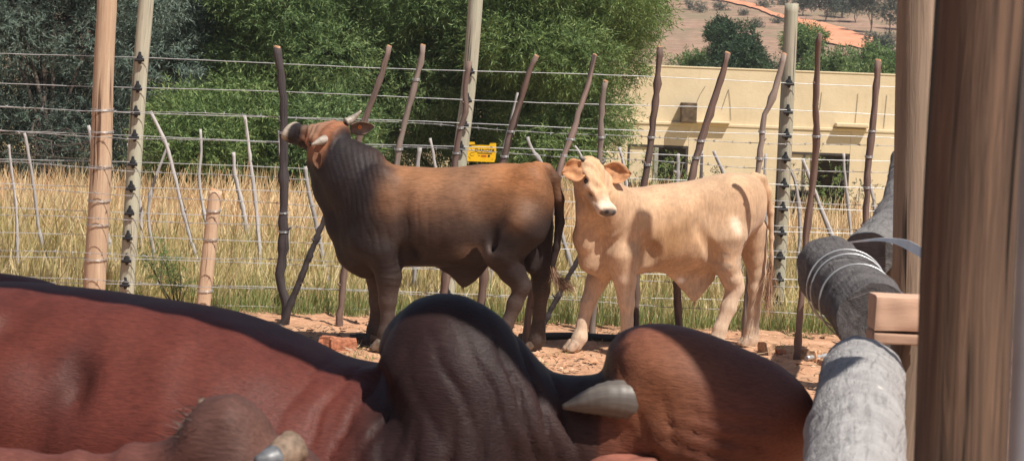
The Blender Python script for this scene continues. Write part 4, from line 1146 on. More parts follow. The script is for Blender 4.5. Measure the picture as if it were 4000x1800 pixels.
# galvanised pipe upright blurred at the very edge
pp = to_ground([at_y(u, v, 1.5) for u, v in ((4085, -900), (4062, 0), (4046, 500), (3990, 1800))])
tag(tube('gate_pipe', smooth_path(pp, 24), 0.0112, mat_plain('grey_painted_pipe', (0.22, 0.225, 0.245), 0.5, 0.2, 0.15, 12, 0.4, 0.1), None, 20), 'blurred grey pipe upright cut by the right picture edge', 'pipe')
# sawn block between the rails, fixed to the back of the near rail
bx = at_y(3400, 1240, 5.12); bx2 = at_y(3640, 1250, 5.12)
blk = tag(empty('sawn_block', (bx[0], bx[1], bx[2])), 'pinkish sawn timber block wedged between two log rails beside the dark post', 'timber')
L_ = bx2[0] - bx[0]
path = np.stack([np.linspace(0, L_, 12), np.zeros(12), np.linspace(0, bx2[2] - bx[2], 12)], 1)
def plank_piece(z0, z1, seed):
    r = np.random.default_rng(seed); nx, ny, nz = 26, 8, 8
    faces = []; mb = MB()
    x = np.linspace(0, L_, nx); y = np.linspace(-0.055, 0.055, ny); z = np.linspace(z0, z1, nz)
    def sheet(A, B, f):
        a, b = np.meshgrid(A, B, indexing='ij'); V = f(a.ravel(), b.ravel()); i, j = np.meshgrid(np.arange(len(A) - 1), np.arange(len(B) - 1), indexing='ij'); k = (i * len(B) + j).ravel()
        c = np.array([L_ / 2, 0, (z0 + z1) / 2]); h = np.array([L_ / 2, 0.055, (z1 - z0) / 2])
        q = (V - c) / h; e = np.sort(np.abs(q), 1)[:, 1]
        V = c + (V - c) * (1 - 0.035 * np.clip((e - 0.8) / 0.2, 0, 1) ** 2)[:, None]
        V = V + 0.006 * np.stack([vnoise(V, 22, seed) - 0.5, vnoise(V, 26, seed + 1) - 0.5, vnoise(V * np.array([0.4, 1, 1]), 30, seed + 2) - 0.5], 1)
        V[:, 2] += (bx2[2] - bx[2]) * V[:, 0] / L_
        mb.add(V, np.stack([k, k + len(B), k + len(B) + 1, k + 1], 1), np.stack([V[:, 2] * 1.0 + V[:, 1], V[:, 0]], 1))
    for yy in (-0.055, 0.055): sheet(x, z, lambda a, b, yy=yy: np.stack([a, np.full_like(a, yy), b], 1))
    for zz in (z0, z1): sheet(x, y, lambda a, b, zz=zz: np.stack([a, b, np.full_like(a, zz)], 1))
    for xx in (0, L_): sheet(y, z, lambda a, b, xx=xx: np.stack([np.full_like(a, xx), a, b], 1))
    return mb.mesh('block', True)
obj('block', plank_piece(-0.026, 0.060, 5), M_SAWN, blk)
obj('block', plank_piece(-0.060, -0.031, 15), M_SAWN, blk)
# under-post carrying the block and the rails
post('timber_post', 'dark support post below the sawn block, mostly hidden by the log rails', [(3560, 1300), (3545, 1420)], 5.25, 0.05, 0.052, M_POST2, 314)
post('timber_post', 'stub post carrying the far end of the near log rail', [(3385, 1500), (3378, 1600)], 4.75, 0.06, 0.062, M_POST2, 316)
# curved galvanised strip
sp = [at_y(u, v, y) for (u, v), y in zip([(3310, 948), (3380, 940), (3450, 936), (3520, 948), (3575, 972), (3610, 995)], [6.75, 6.6, 6.5, 6.4, 6.3, 6.25])]
hh = [0.002, 0.003, 0.004, 0.008, 0.017, 0.018]
P1_ = smooth_path(np.array(sp), 30); H1_ = np.interp(np.linspace(0, 1, 30), np.linspace(0, 1, 6), hh)
tw = np.linspace(1.35, -0.25, 30)
up_ = np.stack([0 * tw, 0.35 * np.ones(30), 0.94 * np.ones(30)], 1)
Va = P1_ + up_ * H1_[:, None]; Vb_ = P1_ - up_ * H1_[:, None]
off = np.array([0, 0.002, 0.0005])
V_ = np.concatenate([Va, Vb_, Va + off, Vb_ + off]); k = np.arange(29)
Fq = np.concatenate([np.stack([k, k + 1, k + 31, k + 30], 1), np.stack([k + 60, k + 90, k + 91, k + 61], 1), np.stack([k, k + 60, k + 61, k + 1], 1), np.stack([k + 30, k + 31, k + 91, k + 90], 1)])
tag(obj('metal_strip', mesh_from('metal_strip', V_, Fq, False), mat_plain('shiny_galvanised_sheet', (0.80, 0.83, 0.86), 0.45, 0.0, 0.12, 18, 0.5, 0.1)), 'curved shiny galvanised strip bridging from the log rail to the dark post', 'strip')
# ------------------------------------------------------------------ tall dry grass, green near the fence
def grass():
    r = np.random.default_rng(15)
    def blades(n, yfun, xr, hfun, colfun, width, name, label, seeds=0.0, seed=0):
        r = np.random.default_rng(seed)
        y = yfun(r, n); x = r.uniform(*xr, n) * (y / 16.0)
        ok = vnoise(np.stack([x, y, 0 * x], 1), 2.0, seed + 3) > 0.22
        x, y = x[ok], y[ok]; n = len(x)
        h = hfun(r, x, y)
        z = ground_z(x, y)
        lean = r.normal(size=(n, 2)) * 0.20 + np.array([0.05, 0.0])
        side = r.normal(size=(n, 3)); side[:, 2] = 0; side[:, 1] *= 0.4; side /= np.linalg.norm(side, axis=1)[:, None] + 1e-9
        segs = 3
        V = np.zeros((n, segs + 1, 2, 3)); C = np.zeros((n, segs + 1, 2, 3))
        cb, ct = colfun(r, x, y, h)
        sd = r.random(n) < seeds
        for i in range(segs + 1):
            a = i / segs
            p = np.stack([x + lean[:, 0] * h * a ** 1.8, y + lean[:, 1] * h * a ** 1.8, z + h * a * (1 - 0.10 * a * np.abs(lean).sum(1) * 2)], 1)
            w = width * (1 - 0.75 * a) * np.ones(n)
            w = np.where(sd & (i == segs - 1), width * 1.7, w); w = np.where(sd & (i == segs), width * 0.4, w)
            V[:, i, 0] = p - side * w[:, None]; V[:, i, 1] = p + side * w[:, None]
            cc = cb * (1 - a) + ct * a
            C[:, i, 0] = cc; C[:, i, 1] = cc
        base = (np.arange(n) * (segs + 1) * 2)[:, None]; i = np.arange(segs)[None] * 2
        Fc = np.stack([base + i, base + i + 1, base + i + 3, base + i + 2], -1).reshape(-1, 4)
        o = obj(name, mesh_from(name, V.reshape(-1, 3), Fc, False, colors=C.reshape(-1, 3)), M_GRASS)
        return tag(o, label, 'grass', kind='stuff')
    m, t, b = nt('grass_blades')
    at = t.nodes.new('ShaderNodeAttribute'); at.attribute_name = 'coat'
    d = t.nodes.new('ShaderNodeBsdfTranslucent'); mx = t.nodes.new('ShaderNodeMixShader'); mx.inputs[0].default_value = 0.4
    lk(t, at.outputs['Color'], b.inputs['Base Color']); lk(t, at.outputs['Color'], d.inputs['Color'])
    b.inputs['Roughness'].default_value = 0.6; b.inputs['Specular IOR Level'].default_value = 0.25
    lk(t, b.outputs[0], mx.inputs[1]); lk(t, d.outputs[0], mx.inputs[2]); lk(t, mx.outputs[0], t.nodes['Material Output'].inputs['Surface'])
    M_GRASS = m
    def pick(r, n, cols):
        c = np.array(cols); i = r.integers(0, len(c), n); j = r.integers(0, len(c), n); f = r.random((n, 1))
        return c[i] * f + c[j] * (1 - f)
    straw = [(0.76, 0.58, 0.32), (0.82, 0.66, 0.40), (0.68, 0.50, 0.27), (0.86, 0.75, 0.52)]
    rust = [(0.66, 0.39, 0.21), (0.74, 0.48, 0.26), (0.56, 0.32, 0.17), (0.78, 0.56, 0.34)]
    olive = [(0.55, 0.48, 0.22), (0.42, 0.43, 0.17), (0.64, 0.54, 0.28)]
    green = [(0.17, 0.25, 0.075), (0.25, 0.31, 0.10), (0.12, 0.18, 0.06), (0.34, 0.37, 0.15)]
    # field behind
    blades(56000, lambda r, n: 16.2 + 8.5 * r.random(n) ** 1.1, (-6.2, 6.2), lambda r, x, y: (0.48 + 0.36 * r.random(len(x))) * (0.78 + 0.40 * vnoise(np.stack([x, y, 0 * x], 1), 0.7, 91)),
           lambda r, x, y, h: (pick(r, len(x), straw) * 0.9, np.where((r.random((len(x), 1)) < 0.35), pick(r, len(x), rust), pick(r, len(x), straw))), 0.0036, 'dry_grass', 'tall straw and rust coloured dry grass field behind the fence', 0.5, 1)
    # band near the fence: straw above, green below
    blades(32000, lambda r, n: 14.75 + 1.7 * r.random(n), (-6.2, 6.2), lambda r, x, y: (0.26 + 0.42 * r.random(len(x))) * (0.55 + 0.45 * sstep(14.9, 15.9, y)) * (0.7 + 0.6 * vnoise(np.stack([x, y, 0 * x], 1), 1.1, 92)),
           lambda r, x, y, h: (pick(r, len(x), olive), np.where(r.random((len(x), 1)) < 0.62, pick(r, len(x), straw), pick(r, len(x), olive))), 0.0033, 'fence_grass', 'half dry grass growing along the foot of the fence', 0.35, 2)
    blades(19000, lambda r, n: 14.5 + 0.9 * r.random(n) ** 1.3, (-6.2, 6.2), lambda r, x, y: (0.06 + 0.26 * r.random(len(x)) ** 1.4) * (0.35 + 1.1 * vnoise(np.stack([x, y, 0 * x], 1), 1.6, 93)),
           lambda r, x, y, h: (pick(r, len(x), green), np.where(r.random((len(x), 1)) < 0.35, pick(r, len(x), straw), pick(r, len(x), green))), 0.0030, 'green_grass', 'short green grass tufts under the lowest fence wires', 0.0, 3)
    # sparse tufts in the pen
    rr = np.random.default_rng(4)
    cx = rr.uniform(-3.4, 3.4, 46); cy = rr.uniform(12.4, 14.5, 46)
    def yf(r, n): 
        yf.i = r.integers(0, 46, n); return cy[yf.i] + r.normal(size=n) * 0.05
    n = 1500; i = rr.integers(0, 46, n)
    roots = np.stack([cx[i] + rr.normal(size=n) * 0.05, cy[i] + rr.normal(size=n) * 0.04, np.full(n, -0.01)], 1)
    V, Fc = strands_vf(roots, rr.normal(size=(n, 3)) * 0.5 + np.array([0, 0, 1.0]), rr.uniform(0.02, 0.08, n), 0.0028, 3, 0.3, 0.03, 4)
    C = np.repeat(pick(rr, n, green + olive), 8, 0)
    tag(obj('grass_tufts', mesh_from('grass_tufts', V, Fc, False, colors=C), M_GRASS), 'small sparse green grass tufts on the orange pen soil', 'grass', kind='stuff')
grass()

# thorny sapling by the left electric post
def sapling():
    base = at_y(690, 1140, 14.55); base[2] = 0
    root = tag(empty('acacia_sapling', base), 'thin green acacia sapling between the left electric post and short peeled post', 'sapling')
    r = np.random.default_rng(31)
    mb = MB(); lob = []
    for (u, v) in ((560, 985), (605, 935), (640, 930), (665, 1010), (690, 1065), (590, 1020), (640, 985), (700, 1020), (735, 1110)):
        e = at_y(u, v, 14.55 + r.uniform(-0.12, 0.12)) - base
        p = smooth_path([np.array([0, 0, 0]), e * 0.5 + r.normal(size=3) * 0.04, e], 10)
        V_, T_, U_ = tube_vf(p, np.linspace(0.006, 0.002, 10), 5); mb.add(V_, T_, U_)
        for k in range(3): q = p[9 - 2 * k]; lob.append((q[0], q[1], q[2], 0.055, 0.045, 0.035))
    obj('stem', mb.mesh('stem'), M_BARK, root)
    V, Fc = foliage_vf(lob, 420, 0.022, 0.0032, 9, 0.05, 0.1, 33, 1.0, 0.1)
    obj('foliage', mesh_from('foliage', V, Fc, False), L_LIGHT, root)
sapling()
# weeds in front of the house
def weeds():
    r = np.random.default_rng(41)
    for i, (u, v, h, lab) in enumerate(((2480, 620, 0.9, 'weedy shrub in front of the left window\'s pale half'), (2620, 650, 0.8, 'green weed growing in front of the left window\'s dark pane'), (2740, 690, 0.55, 'dry weed at the wall right of the left window'),
                                       (3120, 660, 0.8, 'dry weed in front of the right window\'s pale half'), (3235, 660, 0.95, 'green weed in front of the right window\'s dark pane'), (3360, 720, 0.6, 'pale weed at the wall right of the right window'))):
        p = at_y(u, v, 30.6); g = float(ground_z(p[0], 30.6)); base = np.array([p[0], 30.6, g])
        root = tag(empty('weed_shrub', base), lab, 'weed', 'weeds along the house wall')
        H = p[2] + 0.15 - g
        mb = MB(); lob = []
        for k in range(7):
            e = np.array([r.uniform(-0.28, 0.28), r.uniform(-0.15, 0.15), H * r.uniform(0.65, 1.0)])
            q = smooth_path([np.zeros(3), e * 0.5 + r.normal(size=3) * 0.05, e], 8)
            V_, T_, U_ = tube_vf(q, np.linspace(0.012, 0.004, 8), 5); mb.add(V_, T_, U_)
            for j in (4, 5, 6, 7): lob.append((*q[j], 0.13, 0.1, 0.12))
        obj('stem', mb.mesh('stem'), M_GREYSTICK, root)
        V, Fc = foliage_vf(lob, 260 if 'green' in lab else 150, 0.05, 0.011, 7, 0.1, 0.1, 43 + i, 1.0, 0.2)
        obj('foliage', mesh_from('foliage', V, Fc, False), L_LIGHT if 'green' in lab or i == 0 else L_FAR, root)
weeds()
# ------------------------------------------------------------------ coats
def mat_coat(name, rough=0.62, var=0.22, streak=(10, 60, 60), bstr=0.25, sheen=0.15, spec=0.3, speck=0.0, bdist=0.004):
    m, t, b = nt(name)
    at = t.nodes.new('ShaderNodeAttribute'); at.attribute_name = 'coat'
    st = noise(t, coords(t, 'Object', streak), 1.0, 4, 0.6, 0.5)
    pt = noise(t, coords(t), 7.0, 5, 0.6)
    f = ramp(t, st, [(0.25, (1 - var,) * 3), (0.75, (1 + var,) * 3)])
    f2 = ramp(t, pt, [(0.3, (0.76,) * 3), (0.7, (1.18,) * 3)])
    c = mixc(t, 1.0, at.outputs['Color'], f, 'MULTIPLY')
    c = mixc(t, 1.0, c, f2, 'MULTIPLY')
    if speck:
        sp = noise(t, coords(t), 55.0, 2, 0.5)
        c = mixc(t, ramp(t, sp, [(0.70, (0, 0, 0)), (0.78, (speck,) * 3)]), c, (0.42, 0.33, 0.27))
    lk(t, c, b.inputs['Base Color'])
    b.inputs['Roughness'].default_value = rough
    b.inputs['Specular IOR Level'].default_value = spec
    b.inputs['Sheen Weight'].default_value = sheen
    b.inputs['Sheen Roughness'].default_value = 0.5
    n1 = bump(t, b, pt, 0.25, 0.01)
    bump(t, b, st, bstr, bdist, n1)
    return m
def mixcol(a, b, f): return a * (1 - f[:, None]) + np.asarray(b) * f[:, None]
def blob(V, c, r):
    """soft 0..1 mask round a point"""
    q = np.linalg.norm((V - np.asarray(c)) / np.asarray(r), axis=1)
    return np.clip(1.5 - q * 1.0, 0, 1) ** 2 * (3 - 2 * np.clip(1.5 - q, 0, 1)) if False else np.exp(-(q ** 2))

M_HORN = mat_plain('horn_keratin', (0.36, 0.31, 0.26), 0.5, 0, 0.25, 30, 0.4, 0.3)
M_HORN_DARK = mat_plain('dark_horn', (0.11, 0.095, 0.085), 0.5, 0, 0.25, 30, 0.4, 0.3)
M_EYE = mat_plain('eye', (0.012, 0.01, 0.01), 0.08, 0, 0.1, 10, 0.6, 0)
M_HOOF = mat_plain('hoof_horn', (0.16, 0.115, 0.085), 0.6, 0, 0.3, 30, 0.3, 0.4)
M_HOOF_PALE = mat_plain('pale_hoof_horn', (0.42, 0.30, 0.22), 0.6, 0, 0.25, 30, 0.3, 0.4)
HV, HQ = hoof_mesh('hoof')
def hoof(A, u, v, t, deg, mat, sc=1.0):
    p = A.P(u, v, t)
    o = A.add('hoof', HV * sc, HQ, mat)
    o.location = (p[0], p[1], 0.0); o.rotation_euler = (0, 0, math.radians(deg))
def horn(A, pts, radii, mat, name='horn', n=14):
    path = smooth_path(pts, n)
    rr = np.interp(np.linspace(0, 1, n), np.linspace(0, 1, len(radii)), radii) * (1 + 0.03 * np.sin(np.arange(n) * 2.4))
    V, T3, U = tube_vf(path, rr, 14, True, 0.03, 3)
    A.add(name, V, T3, mat, True, U)
def switch(A, pts, n, spread, width, mat, lens, seed=1, name='tail_switch', cols=None):
    """hair tuft along a path in local coordinates"""
    r = np.random.default_rng(seed)
    path = smooth_path(pts, 24)
    i = r.integers(0, 15, n)
    roots = path[i] + r.normal(size=(n, 3)) * spread * 0.4
    d = path[np.minimum(i + 8, 23)] - path[i] + r.normal(size=(n, 3)) * spread * 0.7
    tot = np.linalg.norm(np.diff(path, axis=0), axis=1).sum()
    ln = tot * lens * r.uniform(0.7, 1.1, n) * (1 - i / 34)
    V, Fc = strands_vf(roots, d, ln, width, 4, 0.05, 0.02, seed)
    A.add(name, V, Fc, mat)

def head_px(A, poll, Rm, L): return lambda f, l, u: poll + Rm @ (np.array([f, l, u]) * L)

# ------------------------------------------------------------------ brown bull, head raised, facing left
B = Animal('brown_bull', (-0.36, 12.98), 176.0, (-0.85, -0.52, -0.02), (1.28, 0.42, 1.62), 0.0105)
B.loft([(1335, 780, 1000, 0.10), (1390, 705, 1060, 0.165), (1450, 650, 1074, 0.205), (1520, 643, 1062, 0.235), (1600, 650, 1042, 0.262),
        (1700, 656, 1040, 0.285), (1800, 650, 1044, 0.285), (1880, 642, 1020, 0.265), (1960, 637, 960, 0.245), (2050, 640, 930, 0.225),
        (2110, 652, 900, 0.185), (2150, 690, 860, 0.10)], p=2.25, cf=0.52)
B.chain([(1455, 800, 0, 150), (1385, 705, 0, 128), (1325, 640, -0.03, 100), (1285, 590, -0.06, 82)], 0.05, 0.78)
B.chain([(1478, 668, 0, 40), (1438, 630, -0.01, 48), (1385, 605, -0.03, 46)], 0.05, 1.0)          # crest
B.chain([(1245, 640, -0.08, 44), (1292, 740, -0.03, 60), (1342, 880, 0, 60), (1388, 985, 0, 58), (1432, 1040, 0, 40)], 0.06, 0.6)
for q in (1, -1):
    B.ell(1480, 800, 0.155 * q, (0.14, 0.09, 0.25), 0.06)
    B.ell(1440, 940, 0.14 * q, (0.11, 0.085, 0.13), 0.05)
    B.ell(2062, 790, 0.135 * q, (0.165, 0.115, 0.25), 0.05)
    B.ell(1985, 880, 0.165 * q, (0.13, 0.075, 0.17), 0.05)
B.chain([(1500, 985, 0.15, 70), (1518, 1080, 0.15, 50), (1514, 1175, 0.15, 35), (1514, 1240, 0.15, 26), (1505, 1300, 0.15, 28), (1491, 1340, 0.15, 26)], 0.022, k0=0.05)
B.chain([(1478, 990, -0.14, 62), (1477, 1090, -0.14, 45), (1473, 1172, -0.14, 32), (1470, 1232, -0.14, 24), (1459, 1285, -0.14, 26), (1450, 1318, -0.14, 25)], 0.022, k0=0.05)
B.chain([(2030, 880, 0.16, 110), (1965, 985, 0.165, 78), (2000, 1060, 0.165, 50), (2038, 1122, 0.16, 33), (2012, 1185, 0.16, 29), (1980, 1265, 0.16, 25), (1964, 1318, 0.16, 28), (1950, 1350, 0.16, 27)], 0.025, k0=0.05)
B.chain([(2000, 1060, 0.165, 40), (2050, 1110, 0.16, 24)], 0.03)
B.chain([(2080, 900, -0.14, 85), (2100, 1010, -0.14, 58), (2116, 1080, -0.14, 36), (2114, 1135, -0.14, 34), (2108, 1215, -0.14, 25), (2101, 1285, -0.14, 27), (2098, 1325, -0.14, 31), (2084, 1352, -0.14, 28)], 0.025, k0=0.05)
B.chain([(1890, 985, 0.02, 52), (1838, 1050, 0, 40), (1815, 1085, 0, 22), (1812, 1108, 0, 10)], 0.045, 0.5)
B.chain([(1760, 1035, 0, 34), (1810, 1062, 0, 30)], 0.06, 0.7)
B.chain([(1925, 930, 0.16, 55), (1880, 985, 0.10, 40), (1840, 1020, 0.05, 30)], 0.05, 0.7)
B.chain([(2070, 985, 0.0, 34), (2078, 1040, 0.0, 30)], 0.03)                                       # scrotum
B.S.cap(B.P(1565, 860, 0.285), B.P(1572, 1010, 0.24), 0.016, 0.022, 0.035, 1, True)
B.S.cap(B.P(1905, 850, 0.285), B.P(1935, 985, 0.24), 0.020, 0.022, 0.04, 1, True)
B.ell(1590, 1000, 0.20, (0.05, 0.05, 0.07), 0.06, None, True)                                      # hollow behind the elbow
B.ell(1905, 800, 0.30, (0.09, 0.05, 0.16), 0.09, None, True)                                       # flank hollow
B.ell(1570, 800, 0.30, (0.035, 0.05, 0.2), 0.08, None, True)                                       # behind the shoulder blade
B_TAIL = B.chain([(2095, 655, 0, 26), (2135, 662, 0, 25), (2165, 700, 0, 23), (2184, 780, 0, 20), (2186, 870, 0, 18), (2174, 965, 0, 15), (2156, 1045, 0, 13)], 0.02)
B_R = B.frame((-0.84, 0.52, 0.06), (-0.10, -0.50, 0.84))
B_POLL = B.P(1322, 502, -0.02); B_L = 0.45
bg_ = B.head(B_POLL, B_R, B_L, 0.02, 1.0, 1.28)
B.S.ell(bg_(0.86, 0, -0.18), np.array([0.13, 0.165, 0.135]) * B_L, B_R, 0.02)
B.S.ell(bg_(0.12, 0, -0.09), np.array([0.18, 0.24, 0.12]) * B_L, B_R, 0.03)
B.S.cap(bg_(0.12, 0, -0.22), B.P(1330, 650, -0.03), 0.085, 0.12, 0.05)
def b_col(V, Nn):
    c = np.tile([0.028, 0.019, 0.0175], (len(V), 1))
    x, y, z = V.T
    n1 = vnoise(V, 7, 3); n2 = vnoise(V, 2.6, 4); n3 = vnoise(V * np.array([1, 1, 4.0]), 9, 11)
    saddle = sstep(0.82, 1.10, z + 0.22 * (n2 - 0.5) + 0.08 * (n1 - 0.5)) * sstep(-0.66, -0.35, x + 0.15 * n1) * (1 - sstep(0.38, 0.62, x + 0.18 * (n1 - 0.5) + 0.25 * (1.0 - z)))
    c = mixcol(c, (0.36, 0.165, 0.072), saddle * 0.95)
    rump = sstep(1.02, 1.14, z + 0.1 * (n1 - 0.5)) * (1 - sstep(-0.35, -0.2, x)) * sstep(-0.6, -0.5, x)
    c = mixcol(c, (0.27, 0.115, 0.048), rump * 0.9)
    rib = sstep(0.60, 0.95, z) * sstep(-0.3, -0.1, x) * (1 - sstep(0.35, 0.55, x))
    c = mixcol(c, (0.12, 0.070, 0.048), rib * 0.5 * (0.5 + n1))
    nk = sstep(0.36, 0.62, x + 0.35 * (z - 0.9) + 0.12 * (n1 - 0.5)) * sstep(0.4, 0.7, z)
    c = mixcol(c, (0.021, 0.0165, 0.0175), nk * 0.9)
    low = 1 - sstep(0.28, 0.55, z)
    c = mixcol(c, (0.085, 0.060, 0.050), low * 0.85)
    nd = blob(V, B.P(1850, 985, 0.2), (0.09, 0.2, 0.05)) * (n1 > 0.35)
    c = mixcol(c, (0.33, 0.25, 0.20), nd * 0.55)
    q = (V - B_POLL) @ B_R / B_L; q[:, 1] /= 1.28                      # head coordinates
    hd = sstep(-0.10, 0.04, q[:, 0] + 0.10 * (n1 - 0.5) + 0.25 * np.minimum(q[:, 2] + 0.1, 0)) * (np.linalg.norm(q, axis=1) < 1.2)
    fo = hd * sstep(-0.40, -0.16, q[:, 2] + 0.12 * (n1 - 0.5)) * (1 - sstep(0.45, 0.70, q[:, 0] + 0.1 * n1)) 
    c = mixcol(c, (0.27, 0.115, 0.060), fo * 0.95)
    pt = hd * sstep(-0.12, 0.0, q[:, 2]) * sstep(0.15, 0.35, q[:, 0]) * (1 - sstep(0.55, 0.75, q[:, 0]))
    c = mixcol(c, (0.30, 0.20, 0.14), pt * 0.6)
    mz = hd * sstep(0.82, 0.87, q[:, 0]) * (1 - sstep(0.93, 0.96, q[:, 0])) * sstep(-0.24, -0.14, q[:, 2])
    c = mixcol(c, (0.48, 0.40, 0.32), mz * 0.8)
    ns = hd * sstep(0.93, 0.97, q[:, 0])
    c = mixcol(c, (0.03, 0.025, 0.025), ns)
    return c
def b_wr(V, Nn):
    x, y, z = V.T
    m = blob(V, B.P(1395, 690, 0.1), (0.17, 0.3, 0.22))
    def folds(c, r, ang, freq, amp, sd):
        ca, sa = math.cos(ang), math.sin(ang)
        s_ = (x * ca + z * sa) * freq + 8 * vnoise(V * np.array([1, 1, 0.6]), 5, sd) + 2 * vnoise(V, 16, sd + 1)
        return -blob(V, c, r) * amp * ((1 - np.abs(np.sin(s_ * 0.5))) ** 2.6 - 0.2) * (0.1 + 1.5 * vnoise(V, 6, sd + 2))
    d = folds(B.P(1400, 690, 0.12), (0.15, 0.3, 0.24), -0.25, 190, 0.012, 81)
    d += folds(B.P(1640, 900, 0.27), (0.16, 0.3, 0.16), 0.05, 105, 0.008, 84)
    d += folds(B.P(1480, 900, 0.22), (0.10, 0.3, 0.14), -0.3, 90, 0.008, 87)
    m2 = np.exp(-((z - 0.5) / 0.09) ** 2) * (x > 0.25) * (y > 0.05)
    d += m2 * 0.003 * np.sin(z * 150 + 9 * vnoise(V, 7, 2)) * vnoise(V, 6, 3)
    m3 = blob(V, B.P(1700, 850, 0.25), (0.32, 0.3, 0.2))
    d += m3 * 0.0028 * np.sin(x * 62 + 0.5 * z * 30 + 9 * vnoise(V, 3, 5)) * vnoise(V, 2.5, 55)                 # ribs, skin creases
    d += 0.006 * (vnoise(V, 14, 6) - 0.5)
    q = (V - B_POLL) @ B_R / B_L
    hd = (q[:, 0] > -0.1) & (q[:, 0] < 0.7) & (np.abs(q[:, 1]) < 0.35) & (np.abs(q[:, 2]) < 0.4)
    d += hd * 0.004 * np.sin(q[:, 0] * 45 + 7 * vnoise(V, 12, 9))
    return d
M_BCOAT = mat_coat('brown_bull_coat', 0.56, 0.32, (20, 90, 110), 0.5, 0.0, 0.15, 0.08)
tag(B.body(M_BCOAT, b_col, b_wr), 'brown bull with blackish sides and orange back, muzzle raised to the fence wires', 'bull')
M_EARB = mat_plain('brown_ear_skin', (0.24, 0.165, 0.125), 0.7, 0, 0.2, 25, 0.2, 0.2)
M_EARB2 = mat_plain('ginger_ear_skin', (0.17, 0.08, 0.045), 0.7, 0, 0.2, 25, 0.2, 0.2)
LV = lambda w: B.vec(w)
pn = bg_(0.11, 0.175, -0.07); pf = bg_(0.03, -0.17, -0.03)
horn(B, [pn, pn + LV((-0.35, -0.90, -0.15)) * 0.045, pn + LV((-0.62, -0.75, -0.28)) * 0.115], [0.031, 0.026, 0.007], M_HORN)
horn(B, [pf, pf + LV((0.75, 0.3, 0.45)) * 0.05, pf + LV((0.75, 0.15, 0.62)) * 0.125], [0.030, 0.022, 0.005], M_HORN)
e1 = B.P(1243, 596, 0.085); e2 = bg_(0.00, -0.20, -0.12)
V_, F_ = ear_vf(e1, LV((0.06, -0.22, -0.97)), LV((-0.4, -0.9, 0.1)), 0.105, 0.058, 0.45); B.add('ear', V_, F_, M_EARB2)
V_, F_ = ear_vf(e2, LV((0.95, 0.15, 0.05)), LV((0.1, -0.75, -0.45)), 0.155, 0.085, 0.45); B.add('ear', V_, F_, M_EARB)
M_TAG = mat_plain('orange_tag', (0.75, 0.20, 0.02), 0.45, 0, 0.05, 20, 0.4, 0)
tp = e2 + LV((0.95, 0.15, 0.05)) * 0.060 + LV((0.1, -0.85, -0.3)) * 0.012
for r_, n_, m_, o_ in ((0.0125, 'ear_tag', M_TAG, 0.0),):
    th = LV((0.15, -0.97, 0.1))
    V_, T_, U_ = tube_vf([tp, tp + th * 0.006], [r_, r_], 20); B.add(n_, V_, T_, m_, False, U_)
    V_, T_, U_ = tube_vf([tp + th * 0.0055, tp + th * 0.009], [0.004, 0.003], 12); B.add('tag_stud', V_, T_, M_HORN_DARK, False, U_)
V_, F_ = sphere_vf(bg_(0.36, 0.180, -0.145), 0.020, 10); B.add('eye', V_, F_, M_EYE)
V_, F_ = sphere_vf(bg_(0.36, -0.180, -0.145), 0.020, 10); B.add('eye', V_, F_, M_EYE)
for (u_, v_, t_) in ((1482, 1372, 0.15), (1446, 1348, -0.14), (1944, 1376, 0.16), (2078, 1376, -0.14)):
    hoof(B, u_, v_, t_, 0, M_HOOF, 0.95)
def mat_hair(name, a, b_):
    m, t, b = nt(name)
    g = t.nodes.new('ShaderNodeNewGeometry')
    lk(t, ramp(t, g.outputs['Random Per Island'], [(0.0, a), (1.0, b_)]), b.inputs['Base Color'])
    b.inputs['Roughness'].default_value = 0.5; b.inputs['Specular IOR Level'].default_value = 0.35
    return m
M_SW = mat_hair('brown_tail_hair', (0.10, 0.055, 0.035), (0.36, 0.22, 0.13))
switch(B, [B.P(2160, 1030, 0), B.P(2160, 1075, 0), B.P(2195, 1110, 0.02), B.P(2262, 1130, 0.04)], 700, 0.022, 0.0017, M_SW, 0.55, 3)
M_TUFT = mat_hair('dark_belly_hair', (0.02, 0.014, 0.012), (0.06, 0.04, 0.03))
switch(B, [B.P(1812, 1098, 0), B.P(1812, 1112, 0), B.P(1806, 1132, 0)], 60, 0.006, 0.0012, M_TUFT, 0.8, 4, 'hair_tuft')

# ------------------------------------------------------------------ cream calf, facing left, head turned to the camera
C = Animal('cream_calf', (1.06, 13.34), 204.0, (-0.80, -0.46, -0.02), (0.95, 0.52, 1.34), 0.0105)
C.loft([(2335, 850, 1030, 0.09), (2375, 800, 1068, 0.14), (2425, 755, 1082, 0.175), (2490, 735, 1072, 0.20), (2560, 722, 1062, 0.215), (2650, 714, 1064, 0.235),
        (2725, 703, 1052, 0.235), (2790, 685, 1020, 0.22), (2850, 674, 965, 0.205), (2915, 678, 930, 0.18), (2960, 705, 895, 0.13), (2985, 745, 860, 0.06)], p=2.25, cf=0.52)
C.chain([(2450, 860, 0.02, 120), (2385, 820, 0.06, 100), (2335, 760, 0.12, 84), (2312, 705, 0.16, 66)], 0.06, 0.9)
C.chain([(2300, 830, 0.13, 55), (2290, 930, 0.06, 48), (2310, 1010, 0.02, 48), (2370, 1060, 0.0, 38)], 0.05, 0.55)
for q in (1, -1):
    C.ell(2440, 880, 0.12 * q, (0.12, 0.08, 0.19), 0.06)
    C.ell(2415, 1000, 0.115 * q, (0.09, 0.07, 0.10), 0.05)
    C.ell(2870, 820, 0.115 * q, (0.15, 0.10, 0.22), 0.05)
    C.ell(2830, 930, 0.135 * q, (0.11, 0.07, 0.14), 0.05)
